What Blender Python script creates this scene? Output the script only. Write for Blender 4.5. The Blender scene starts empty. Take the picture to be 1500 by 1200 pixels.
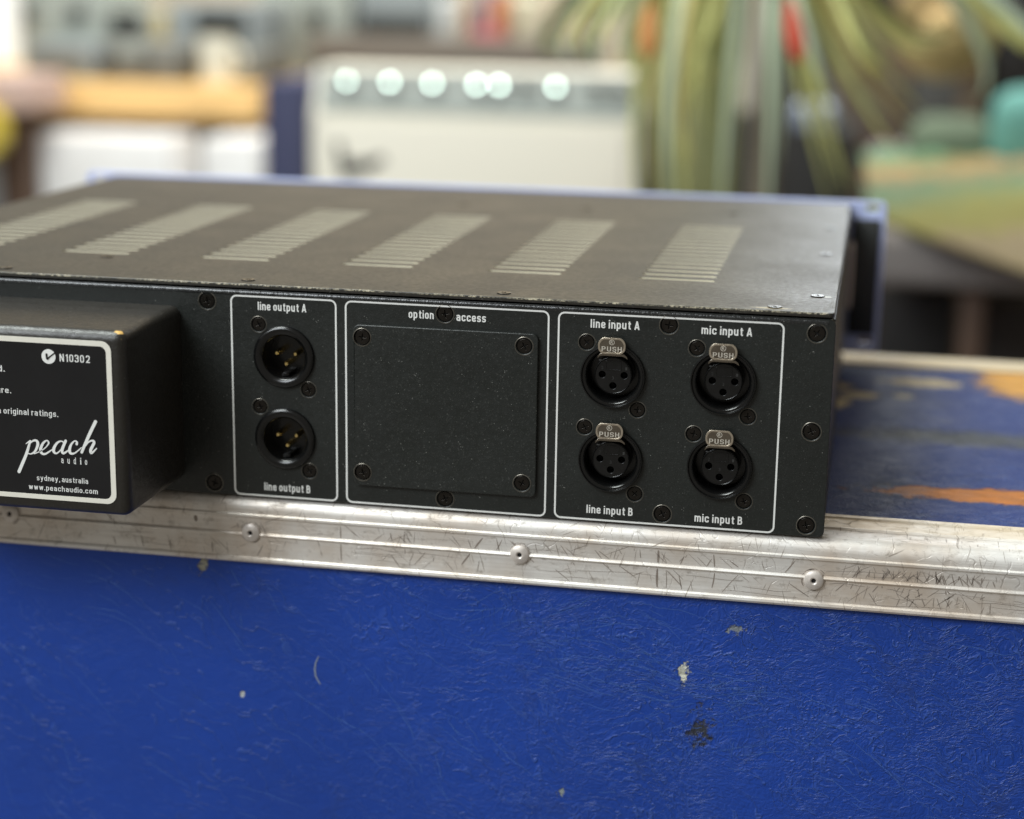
import bpy, bmesh, math, random
from mathutils import Vector, Matrix, Euler
R = math.radians
random.seed(7)
S = bpy.context.scene
COL = S.collection

# ------------------------------------------------------------------ camera
CAM_LOC = Vector((0.23143, -0.69398, 0.21788))
CAM_ROT = Euler((1.33096, -0.01508, 0.19709), 'XYZ')
FPX = 2645.56
cd = bpy.data.cameras.new('camera'); cam = bpy.data.objects.new('camera', cd); COL.objects.link(cam)
cam.location = CAM_LOC; cam.rotation_euler = CAM_ROT
cd.sensor_width = 36; cd.lens = FPX / 1500 * 36; cd.clip_start = 0.05; cd.clip_end = 100
cd.dof.use_dof = True; cd.dof.focus_distance = 0.718; cd.dof.aperture_fstop = 4.3
S.camera = cam
S.view_settings.view_transform = 'Standard'; S.view_settings.look = 'None'
S.view_settings.exposure = 0.0; S.view_settings.gamma = 1

# ------------------------------------------------------------------ indoor light
w = bpy.data.worlds.new('World'); S.world = w; w.use_nodes = True
bg = w.node_tree.nodes['Background']; bg.inputs[0].default_value = (0.64, 0.60, 0.53, 1); bg.inputs[1].default_value = 0.33

def lamp(name, loc, target, sx, sy, power, color):
    l = bpy.data.lights.new(name, 'AREA'); l.shape = 'RECTANGLE'; l.size = sx; l.size_y = sy
    l.energy = power; l.color = color
    o = bpy.data.objects.new(name, l); COL.objects.link(o); o.location = loc
    o.rotation_euler = (Vector(target) - Vector(loc)).to_track_quat('-Z', 'Y').to_euler()
    return o
lamp('ceiling_lamp', (-1.05, -0.10, 2.1), (-0.75, 0.35, 0), 1.3, 0.8, 74, (0.93, 1.0, 0.97))
lamp('window_behind_photographer', (-1.0, -1.45, 1.35), (0.1, 0, 0), 1.2, 0.9, 44, (0.90, 0.96, 1.0))
lamp('window_far_right', (0.30, 4.55, 0.95), (0.2, 0.2, 0), 0.7, 1.1, 17, (0.80, 0.90, 1.0))
lamp('far_fill_light', (-0.5, 2.5, 2.35), (-0.5, 4.3, 0.2), 3.0, 0.9, 155, (1.0, 0.97, 0.90))  # added fill, unseen: brightens the far wall and the cover's sheen

# ------------------------------------------------------------------ placing far things: a pixel of the photograph on the plane y = Y
CR = CAM_ROT.to_matrix()
def at(px, py, Y):
    r = CR @ Vector(((px - 750) / FPX, -(py - 600) / FPX, -1))
    return CAM_LOC + r * ((Y - CAM_LOC.y) / r.y)

# ------------------------------------------------------------------ materials
class NT:
    def __init__(s, name):
        s.m = bpy.data.materials.new(name); s.m.use_nodes = True
        s.t = s.m.node_tree; s.b = s.t.nodes['Principled BSDF']
    def n(s, typ, **kw):
        nd = s.t.nodes.new(typ)
        for k, v in kw.items():
            if k.startswith('i_'): nd.inputs[k[2:].replace('_', ' ')].default_value = v
            else: setattr(nd, k, v)
        return nd
    def l(s, a, b): s.t.links.new(a, b)
    def pos(s): return s.n('ShaderNodeNewGeometry').outputs['Position']
    def scaled(s, vec, sc):
        m = s.n('ShaderNodeVectorMath', operation='MULTIPLY'); s.l(vec, m.inputs[0]); m.inputs[1].default_value = sc
        return m.outputs[0]
    def math(s, op, a, b=None, clamp=False):
        m = s.n('ShaderNodeMath', operation=op, use_clamp=clamp)
        for i, x in enumerate((a, b)):
            if x is None: continue
            if isinstance(x, (int, float)): m.inputs[i].default_value = x
            else: s.l(x, m.inputs[i])
        return m.outputs[0]
    def noise(s, vec, scale, detail=3, rough=0.55, dist=0):
        n = s.n('ShaderNodeTexNoise'); s.l(vec, n.inputs['Vector'])
        n.inputs['Scale'].default_value = scale; n.inputs['Detail'].default_value = detail
        n.inputs['Roughness'].default_value = rough; n.inputs['Distortion'].default_value = dist
        return n.outputs['Fac']
    def noisec(s, vec, scale, detail=3):
        n = s.n('ShaderNodeTexNoise'); s.l(vec, n.inputs['Vector'])
        n.inputs['Scale'].default_value = scale; n.inputs['Detail'].default_value = detail
        return n.outputs['Color']
    def ramp(s, fac, stops):
        r = s.n('ShaderNodeMapRange'); s.l(fac, r.inputs[0])
        r.inputs[1].default_value, r.inputs[2].default_value, r.inputs[3].default_value, r.inputs[4].default_value = stops
        return r.outputs[0]
    def mix(s, fac, a, b):
        m = s.n('ShaderNodeMix', data_type='RGBA')
        if isinstance(fac, (int, float)): m.inputs[0].default_value = fac
        else: s.l(fac, m.inputs[0])
        for i, x in ((6, a), (7, b)):
            if isinstance(x, tuple): m.inputs[i].default_value = x if len(x) == 4 else (*x, 1)
            else: s.l(x, m.inputs[i])
        return m.outputs[2]
    def bump(s, h, strength, dist, prev=None):
        b = s.n('ShaderNodeBump'); b.inputs['Strength'].default_value = strength; b.inputs['Distance'].default_value = dist
        s.l(h, b.inputs['Height'])
        if prev is not None: s.l(prev, b.inputs['Normal'])
        return b.outputs['Normal']
    def setp(s, color=None, rough=None, metal=None, normal=None, spec=None, coat=None):
        for k, v in (('Base Color', color), ('Roughness', rough), ('Metallic', metal), ('Normal', normal), ('Specular IOR Level', spec), ('Coat Weight', coat)):
            if v is None: continue
            if isinstance(v, (int, float)): s.b.inputs[k].default_value = v
            elif isinstance(v, tuple): s.b.inputs[k].default_value = v if len(v) == 4 else (*v, 1)
            else: s.l(v, s.b.inputs[k])
        return s.m
    def patch(s, P, c, r, warp=0.35, wscale=120, soft=0.25):
        """irregular spot centred on c with half sizes r (world metres)"""
        sub = s.n('ShaderNodeVectorMath', operation='SUBTRACT'); s.l(P, sub.inputs[0]); sub.inputs[1].default_value = c
        d = s.n('ShaderNodeVectorMath', operation='DIVIDE'); s.l(sub.outputs[0], d.inputs[0]); d.inputs[1].default_value = r
        ln = s.n('ShaderNodeVectorMath', operation='LENGTH'); s.l(d.outputs[0], ln.inputs[0])
        nz = s.noise(P, wscale, 4)
        v = s.math('ADD', ln.outputs['Value'], s.math('MULTIPLY', s.math('SUBTRACT', nz, 0.5), warp * 4))
        return s.ramp(v, (1 - soft, 1 + soft, 1, 0))

def plain(name, color, rough=0.5, metal=0.0, var=0.12, scale=60, spec=0.5, bump=0.0):
    t = NT(name); P = t.pos(); f = t.noise(P, scale, 4)
    c = t.mix(f, tuple(x * (1 - var) for x in color), tuple(min(1, x * (1 + var)) for x in color))
    t.setp(c, t.ramp(f, (0.3, 0.7, max(0.02, rough - 0.06), min(1, rough + 0.06))), metal, spec=spec)
    if bump: t.setp(normal=t.bump(f, bump, 0.001))
    return t.m

def powder(name, base, rough, spec=0.5, speck=0.5, grain=0.35, chips=()):
    t = NT(name); P = t.pos()
    fine = t.noise(P, 1500, 2, 0.6); mid = t.noise(P, 420, 3); big = t.noise(P, 18, 3)
    c = t.mix(t.ramp(big, (0.35, 0.65, 0, 1)), tuple(x * 0.88 for x in base), tuple(x * 1.12 for x in base))
    v = t.n('ShaderNodeTexVoronoi'); t.l(P, v.inputs['Vector']); v.inputs['Scale'].default_value = 1050
    dot = t.math('MULTIPLY', t.ramp(v.outputs['Distance'], (0.10, 0.22, 1, 0)), t.ramp(t.noise(P, 330, 2), (0.60, 0.66, 0, 1)))
    dot2 = t.math('MULTIPLY', t.ramp(fine, (0.60, 0.75, 0, 1)), 0.18)
    f = t.math('MULTIPLY', t.math('MAXIMUM', dot, dot2), speck)
    c = t.mix(f, c, (0.55, 0.55, 0.5))
    r = t.math('ADD', t.ramp(mid, (0.3, 0.7, rough - 0.05, rough + 0.06)), t.ramp(t.noise(P, 26, 5, 0.65), (0.35, 0.65, -0.03, 0.04)))
    for (cc, rr, colr) in chips:
        mk = t.patch(P, cc, rr, 0.3, 900, 0.2); c = t.mix(mk, c, colr)
    n = t.bump(fine, grain, 0.00022); n = t.bump(mid, grain * 0.8, 0.0004, n)
    return t.setp(c, r, 0.0, n, spec)

M = {}
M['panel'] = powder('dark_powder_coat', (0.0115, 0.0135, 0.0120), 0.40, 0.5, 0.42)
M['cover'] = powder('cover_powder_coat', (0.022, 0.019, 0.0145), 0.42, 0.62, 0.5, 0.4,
                    chips=[((0.1968, 0.0045, 0.0909), (0.0075, 0.0016, 0.004), (0.30, 0.25, 0.15)), ((0.2163, 0.0354, 0.0909), (0.003, 0.0012, 0.002), (0.5, 0.5, 0.46))])
M['box'] = powder('housing_powder_coat', (0.020, 0.0175, 0.014), 0.37, 0.5, 0.25, 0.5,
                  chips=[((-0.0475, -0.0555, 0.0797), (0.0020, 0.0011, 0.0008), (0.65, 0.40, 0.12)), ((-0.046, -0.058, 0.0778), (0.0010, 0.001, 0.0010), (0.5, 0.36, 0.15))])
M['bare'] = plain('bare_slot_edge', (0.80, 0.74, 0.56), 0.45, 0.25, 0.1, 300)
M['print'] = plain('white_print', (0.80, 0.80, 0.77), 0.5, 0, 0.05, 600)
M['cream_print'] = plain('cream_print', (0.78, 0.75, 0.66), 0.45, 0, 0.05, 300)
M['label'] = plain('black_label_film', (0.010, 0.010, 0.011), 0.22, 0, 0.2, 40)
M['black'] = plain('glossy_black_plastic', (0.004, 0.004, 0.004), 0.20, 0, 0.1, 300)
M['blackmatte'] = plain('matt_black_plastic', (0.004, 0.004, 0.004), 0.30, 0, 0.1, 300)
M['screw'] = plain('blackened_steel', (0.032, 0.028, 0.024), 0.26, 0.8, 0.3, 900)
M['rim'] = plain('glossy_paint_rim', (0.17, 0.155, 0.13), 0.28, 0.7, 0.2, 500)
M['dark'] = plain('dark_recess', (0.004, 0.004, 0.004), 0.6)
M['gold'] = plain('gold_plate', (0.95, 0.72, 0.30), 0.22, 1.0, 0.05, 600)
M['nickel'] = plain('nickel_plate', (0.28, 0.245, 0.20), 0.25, 1.0, 0.05, 200)
M['nickel_bright'] = plain('polished_nickel', (0.85, 0.80, 0.70), 0.3, 0.6, 0.1, 700)
M['nickel_glint'] = plain('nickel_edge_highlight', (0.62, 0.54, 0.43), 0.3, 0.9, 0.15, 600)  # lighter metal for the highlight along the push tab edge
M['ear'] = plain('dark_grey_ear', (0.030, 0.032, 0.030), 0.5)
M['chassis'] = powder('chassis_coat', (0.016, 0.016, 0.015), 0.5, 0.4, 0.2)
M['bluepanel'] = plain('lavender_blue_anodised', (0.50, 0.56, 0.84), 0.42, 0.1, 0.08, 30)

def mat_alu():
    t = NT('worn_aluminium'); P = t.pos()
    st = t.noise(t.scaled(P, (18, 900, 900)), 1, 4, 0.6)
    blot = t.noise(P, 22, 5, 0.6); fine = t.noise(t.scaled(P, (160, 260, 260)), 1, 5, 0.7)
    c = t.mix(t.ramp(st, (0.3, 0.7, 0, 1)), (0.72, 0.69, 0.65), (0.88, 0.85, 0.81))
    c = t.mix(t.ramp(blot, (0.42, 0.70, 0, 0.75)), c, (0.56, 0.44, 0.33))
    c = t.mix(t.ramp(fine, (0.56, 0.76, 0, 0.75)), c, (0.20, 0.16, 0.12))
    hair = None
    for k, (an, sc) in enumerate(((25, (60, 60, 1500)), (-40, (50, 50, 1300)), (70, (70, 70, 1100)), (-75, (60, 60, 1400)))):
        ro_ = t.n('ShaderNodeVectorRotate', rotation_type='Y_AXIS'); t.l(P, ro_.inputs['Vector']); ro_.inputs['Angle'].default_value = R(an)
        h_ = t.ramp(t.noise(t.scaled(ro_.outputs[0], sc), 1, 1.5, 0.5), (0.66, 0.72, 0, 1))
        h_ = t.math('MULTIPLY', h_, t.ramp(t.noise(P, 45 + 20 * k, 3), (0.46, 0.58, 0, 1)))
        hair = h_ if hair is None else t.math('MAXIMUM', hair, h_)
    c = t.mix(t.math('MULTIPLY', hair, 0.8), c, (0.25, 0.20, 0.16))
    # scratches: thin cell borders of stretched, warped cells, broken up by noise
    prev = None
    for k, (sc, th) in enumerate((((70, 40, 34), 0.018), ((38, 60, 75), 0.014), ((120, 90, 110), 0.02))):
        wv = t.n('ShaderNodeVectorMath', operation='ADD'); t.l(t.scaled(P, sc), wv.inputs[0])
        t.l(t.scaled(t.noisec(P, 40 + 17 * k, 3), (1.2, 1.2, 1.2)), wv.inputs[1])
        v = t.n('ShaderNodeTexVoronoi', feature='DISTANCE_TO_EDGE'); t.l(wv.outputs[0], v.inputs['Vector']); v.inputs['Scale'].default_value = 1
        ln = t.math('MULTIPLY', t.ramp(v.outputs['Distance'], (th * 0.4, th, 1, 0)), t.ramp(t.noise(P, 55 + 30 * k, 3), (0.54, 0.66, 0, 1)))
        prev = ln if prev is None else t.math('MAXIMUM', prev, ln)
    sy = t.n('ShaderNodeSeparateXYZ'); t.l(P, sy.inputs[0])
    c = t.mix(t.math('MULTIPLY', t.ramp(sy.outputs['Y'], (0.0145, 0.0175, 0, 0.6)), t.ramp(blot, (0.3, 0.6, 0.6, 1))), c, (0.70, 0.56, 0.36))  # warm room reflection painted as a tan tint on the top inner strip
    c = t.mix(t.math('MULTIPLY', prev, 0.30), c, (0.22, 0.18, 0.15))
    r = t.ramp(fine, (0.3, 0.7, 0.36, 0.58))
    n = t.bump(st, 0.25, 0.0003); n = t.bump(t.math('MULTIPLY', prev, -1), 0.5, 0.0003, n)
    return t.setp(c, r, 0.42, n)
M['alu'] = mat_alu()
M['scratch'] = plain('scratch_dirt', (0.27, 0.225, 0.19), 0.6, 0.2, 0.35, 500)
M['rivet'] = plain('dull_rivet', (0.66, 0.60, 0.55), 0.42, 0.4, 0.25, 500)

def vinyl(name, base, top, spec=0.4, ro=0.0):
    t = NT(name); P = t.pos()
    wp = t.n('ShaderNodeVectorMath', operation='ADD'); t.l(P, wp.inputs[0])
    sub = t.n('ShaderNodeVectorMath', operation='SUBTRACT'); t.l(t.noisec(P, 30, 4), sub.inputs[0]); sub.inputs[1].default_value = (0.5, 0.5, 0.5)
    t.l(t.scaled(sub.outputs[0], (0.035, 0.035, 0.035)), wp.inputs[1]); W = wp.outputs[0]
    big = t.noise(P, 9, 4)
    side = t.n('ShaderNodeSeparateXYZ'); t.l(P, side.inputs[0])
    rightness = t.ramp(side.outputs['X'], (-0.03, 0.20, 0.12, 1.0))
    def crease(vec, sc, th, msc, lo, hi):
        nz = t.noise(t.scaled(vec, sc), 1, 2.5, 0.5)
        ab = t.math('ABSOLUTE', t.math('SUBTRACT', nz, 0.5))
        return t.math('MULTIPLY', t.ramp(ab, (0, th, 1, 0)), t.ramp(t.noise(P, msc, 4), (lo, hi, 0, 1)))
    rot = t.n('ShaderNodeVectorRotate', rotation_type='Y_AXIS'); t.l(W, rot.inputs['Vector']); rot.inputs['Angle'].default_value = R(-18)
    rot2 = t.n('ShaderNodeVectorRotate', rotation_type='Y_AXIS'); t.l(W, rot2.inputs['Vector']); rot2.inputs['Angle'].default_value = R(-40)
    c1 = crease(rot.outputs[0], (60, 210, 210), 0.028, 22, 0.40, 0.60)
    c2 = crease(rot2.outputs[0], (16, 110, 110), 0.016, 16, 0.38, 0.56)
    c3 = crease(W, (150, 420, 420), 0.06, 30, 0.38, 0.60)
    cr = t.math('MAXIMUM', t.math('MULTIPLY', c1, rightness), t.math('MULTIPLY', c2, t.ramp(rightness, (0, 1, 0.55, 0.7))))
    cr = t.math('MAXIMUM', cr, t.math('MULTIPLY', t.math('MULTIPLY', c3, rightness), 0.45))
    rid = t.noise(t.scaled(W, (70, 160, 170)), 1, 5, 0.6)
    pores = t.noise(P, 1300, 2)
    vc = t.n('ShaderNodeTexVoronoi', feature='DISTANCE_TO_EDGE'); t.l(t.scaled(W, (330, 500, 560)), vc.inputs['Vector']); vc.inputs['Scale'].default_value = 1
    cell = t.math('MULTIPLY', t.ramp(vc.outputs['Distance'], (0, 0.25, 0, 1)), rightness)
    c = t.mix(t.ramp(big, (0.35, 0.7, 0, 1)), base, tuple(x * 1.22 for x in base))
    dirt = t.math('MULTIPLY', t.ramp(t.noise(P, 34, 6, 0.7), (0.56, 0.72, 0, 1)), t.ramp(rightness, (0, 1, 0.25, 0.8)))
    c = t.mix(t.math('MULTIPLY', dirt, 0.55), c, (0.030, 0.040, 0.070))
    c = t.mix(t.math('MULTIPLY', cr, 0.34), c, (0.10, 0.18, 0.46))  # paler creases: light caught on the wrinkles, mixed into the colour
    # small pale rubs
    rub = t.math('MULTIPLY', t.ramp(t.noise(t.scaled(W, (60, 200, 200)), 1, 5, 0.75), (0.66, 0.76, 0, 1)), 0.30)
    c = t.mix(rub, c, (0.17, 0.26, 0.52))
    rough = t.ramp(rid, (0.3, 0.7, 0.36 + ro, 0.52 + ro))
    relief = None
    for cc, rr, colr, wp_, sf in top:
        mk = t.patch(P, cc, rr, wp_, 420 if rr[0] < 0.007 else 130, sf); edge = t.patch(P, cc, tuple(q * 1.12 for q in rr), wp_, 420 if rr[0] < 0.007 else 130, sf * 1.4)
        c = t.mix(t.math('MULTIPLY', edge, 0.5), c, (0.03, 0.03, 0.035))
        grain = t.ramp(t.noise(t.scaled(P, (60, 420, 420)), 1, 5, 0.7), (0.35, 0.65, 0, 1))
        c = t.mix(mk, c, t.mix(grain, tuple(q * 0.55 for q in colr), tuple(min(1, q * 1.2) for q in colr)))
        relief = mk if relief is None else t.math('MAXIMUM', relief, mk)
    relief = t.math('MULTIPLY', relief, -1)
    n = t.bump(relief, 0.7, 0.0006); n = t.bump(rid, 0.42, 0.0013, n); n = t.bump(cr, 0.65, 0.0007, n); n = t.bump(cell, 0.22, 0.0005, n); n = t.bump(pores, 0.35, 0.0002, n)
    return t.setp(c, rough, 0.0, n, spec)
OR = (0.50, 0.17, 0.03); CREAM = (0.62, 0.50, 0.30)
M['vinyl'] = vinyl('blue_leathercloth', (0.0080, 0.046, 0.290), [
    ((0.1683, 0, -0.0617), (0.0018, 1, 0.0036), (0.62, 0.62, 0.52), 1.0, 0.15),
    ((-0.0383, 0, -0.0318), (0.0018, 1, 0.0032), (0.36, 0.35, 0.28), 1.3, 0.25),
    ((-0.0218, 0, -0.0897), (0.0010, 1, 0.0014), (0.65, 0.68, 0.7), 0.4, 0.2),
    ((0.1763, 0, -0.0865), (0.0030, 1, 0.0048), (0.035, 0.040, 0.055), 1.9, 0.5),
    ((0.1884, 0, -0.0412), (0.0024, 1, 0.0013), (0.22, 0.25, 0.28), 1.6, 0.4),
    ((0.119, 0, -0.1205), (0.0013, 1, 0.0014), (0.30, 0.34, 0.34), 1.5, 0.3)])
M['vinyl_top'] = vinyl('blue_leathercloth_worn_top', (0.0130, 0.032, 0.150), [
    ((0.330, 0.084, 0), (0.088, 0.0125, 1), OR, 0.28, 0.10),
    ((0.216, 0.287, 0), (0.012, 0.009, 1), CREAM, 0.3, 0.2),
    ((0.233, 0.266, 0), (0.010, 0.008, 1), CREAM, 0.3, 0.2),
    ((0.218, 0.247, 0), (0.010, 0.012, 1), CREAM, 0.3, 0.2),
    ((0.267, 0.306, 0), (0.021, 0.010, 1), CREAM, 0.3, 0.2),
    ((0.256, 0.270, 0), (0.005, 0.006, 1), (0.45, 0.40, 0.30), 0.3, 0.3),
    ((0.285, 0.185, 0), (0.05, 0.012, 1), (0.06, 0.07, 0.09), 0.5, 0.5),
    ((0.335, 0.32, 0), (0.036, 0.045, 1), (0.62, 0.30, 0.05), 0.25, 0.15)], 0.2, 0.12)

# ------------------------------------------------------------------ mesh helpers
def finish(me, smooth=30):
    if smooth:
        me.polygons.foreach_set('use_smooth', [True] * len(me.polygons)); me.set_sharp_from_angle(angle=R(smooth))
    me.update()
def wloc(o):
    v = Vector((0, 0, 0))
    while o is not None: v = v + o.location; o = o.parent
    return v
def put(name, me, mats, parent=None, loc=(0, 0, 0), kind=None, label=None):
    o = bpy.data.objects.new(name, me); COL.objects.link(o)
    me.materials.clear() if False else None
    for m in (mats if isinstance(mats, (list, tuple)) else [mats]):
        me.materials.append(m)
    o.parent = parent; o.location = Vector(loc) - (wloc(parent) if parent else Vector((0, 0, 0)))
    if kind: o['kind'] = kind
    if label: o['label'] = label
    return o
def inst(name, src, parent, loc):
    o = src.copy(); o.name = name; COL.objects.link(o); o.parent = parent
    o.location = Vector(loc) - (wloc(parent) if parent else Vector((0, 0, 0)))
    return o
def thing(name, label, cat, loc, group=None):
    o = bpy.data.objects.new(name, None); COL.objects.link(o); o.location = loc; o.empty_display_size = 0.02
    o['label'] = label; o['category'] = cat
    if group: o['group'] = group
    return o
def tag(o, label, cat, group=None):
    o['label'] = label; o['category'] = cat
    if group: o['group'] = group
    return o
def box_me(sx, sy, sz, bev=0, seg=2, c=(0, 0, 0)):
    bm = bmesh.new(); bmesh.ops.create_cube(bm, size=1)
    bmesh.ops.scale(bm, vec=(sx, sy, sz), verts=bm.verts)
    if bev: bmesh.ops.bevel(bm, geom=bm.edges[:], offset=bev, segments=seg, affect='EDGES', profile=0.5)
    bmesh.ops.translate(bm, vec=c, verts=bm.verts)
    me = bpy.data.meshes.new('box'); bm.to_mesh(me); bm.free(); finish(me, 40); return me
def box(name, x0, x1, y0, y1, z0, z1, mat, parent=None, bev=0, seg=2, kind=None, label=None):
    me = box_me(x1 - x0, y1 - y0, z1 - z0, bev, seg)
    return put(name, me, mat, parent, ((x0 + x1) / 2, (y0 + y1) / 2, (z0 + z1) / 2), kind, label)
def lathe(prof, n=40, axis='y', smooth=35):
    """profile of (radius, height); revolved round y (height = y) or z"""
    vs, fs = [], []
    for r, h in prof:
        for k in range(n):
            a = 2 * math.pi * k / n
            vs.append((r * math.cos(a), h, r * math.sin(a)) if axis == 'y' else (r * math.cos(a), r * math.sin(a), h))
    for i in range(len(prof) - 1):
        for k in range(n):
            a, b = i * n + k, i * n + (k + 1) % n
            fs.append((a, b, b + n, a + n))
    me = bpy.data.meshes.new('lathe'); me.from_pydata(vs, [], fs)
    bm = bmesh.new(); bm.from_mesh(me); bmesh.ops.remove_doubles(bm, verts=bm.verts, dist=1e-7)
    bmesh.ops.recalc_face_normals(bm, faces=bm.faces); bm.to_mesh(me); bm.free(); finish(me, smooth); return me
def circ(cx, cy, r, n=36): return [(cx + r * math.cos(2 * math.pi * k / n), cy + r * math.sin(2 * math.pi * k / n)) for k in range(n)]
def rrect(x0, x1, y0, y1, r, n=6):
    p = []
    for cx, cy, a0 in ((x1 - r, y1 - r, 0), (x0 + r, y1 - r, 90), (x0 + r, y0 + r, 180), (x1 - r, y0 + r, 270)):
        for k in range(n + 1):
            a = R(a0 + 90 * k / n); p.append((cx + r * math.cos(a), cy + r * math.sin(a)))
    return p
def plate(loops, thick, bev=0.0, plane='xz', smooth=30):
    """outline(s) with holes -> slab. Front face at 0, body goes back (+y) or down (-z) by thick"""
    cu = bpy.data.curves.new('plate', 'CURVE'); cu.dimensions = '2D'; cu.fill_mode = 'BOTH'
    cu.extrude = thick / 2 - bev; cu.bevel_depth = bev; cu.bevel_resolution = 3
    for lp in loops:
        sp = cu.splines.new('POLY'); sp.points.add(len(lp) - 1); sp.use_cyclic_u = True
        for q, (x, y) in zip(sp.points, lp): q.co = (x, y, 0, 1)
    return from_curve(cu, thick, plane, smooth)
def from_curve(cu, thick, plane, smooth=30):
    o = bpy.data.objects.new('tmp', cu); COL.objects.link(o)
    dg = bpy.context.evaluated_depsgraph_get(); dg.update()
    me = bpy.data.meshes.new_from_object(o.evaluated_get(dg)); bpy.data.objects.remove(o)
    me.materials.clear()
    if plane == 'xz': mtx = Matrix(((1, 0, 0, 0), (0, 0, -1, thick / 2), (0, 1, 0, 0), (0, 0, 0, 1)))
    else: mtx = Matrix(((1, 0, 0, 0), (0, 1, 0, 0), (0, 0, 1, -thick / 2), (0, 0, 0, 1)))
    me.transform(mtx); finish(me, smooth); return me
def text_me(s, x0, x1, base, cap, bold=0.02, thick=0.00012, space=1.0):
    """flat lettering in the xz plane spanning x0..x1, on the baseline, with capitals of height cap"""
    def mk(st):
        cu = bpy.data.curves.new('t', 'FONT'); cu.body = st; cu.size = 1; cu.offset = bold; cu.fill_mode = 'BOTH'; cu.space_character = space
        cu.resolution_u = 4
        return from_curve(cu, 0, 'xy', 0)
    hm = mk('H'); hy = [v.co.y for v in hm.vertices]; ch = max(hy) - min(hy)
    me = mk(s); xs = [v.co.x for v in me.vertices]; a, b = min(xs), max(xs)
    for v in me.vertices:
        v.co = (x0 + (v.co.x - a) / (b - a) * (x1 - x0), 0, base + v.co.y / ch * cap)
    bm = bmesh.new(); bm.from_mesh(me)
    bmesh.ops.remove_doubles(bm, verts=bm.verts, dist=1e-8)
    for f in bm.faces:
        f.normal_update()
        if f.normal.y > 0: f.normal_flip()
    r = bmesh.ops.extrude_face_region(bm, geom=bm.faces[:])
    bmesh.ops.translate(bm, vec=(0, -thick, 0), verts=[e for e in r['geom'] if isinstance(e, bmesh.types.BMVert)])
    bm.to_mesh(me); bm.free(); me.update(); return me
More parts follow.
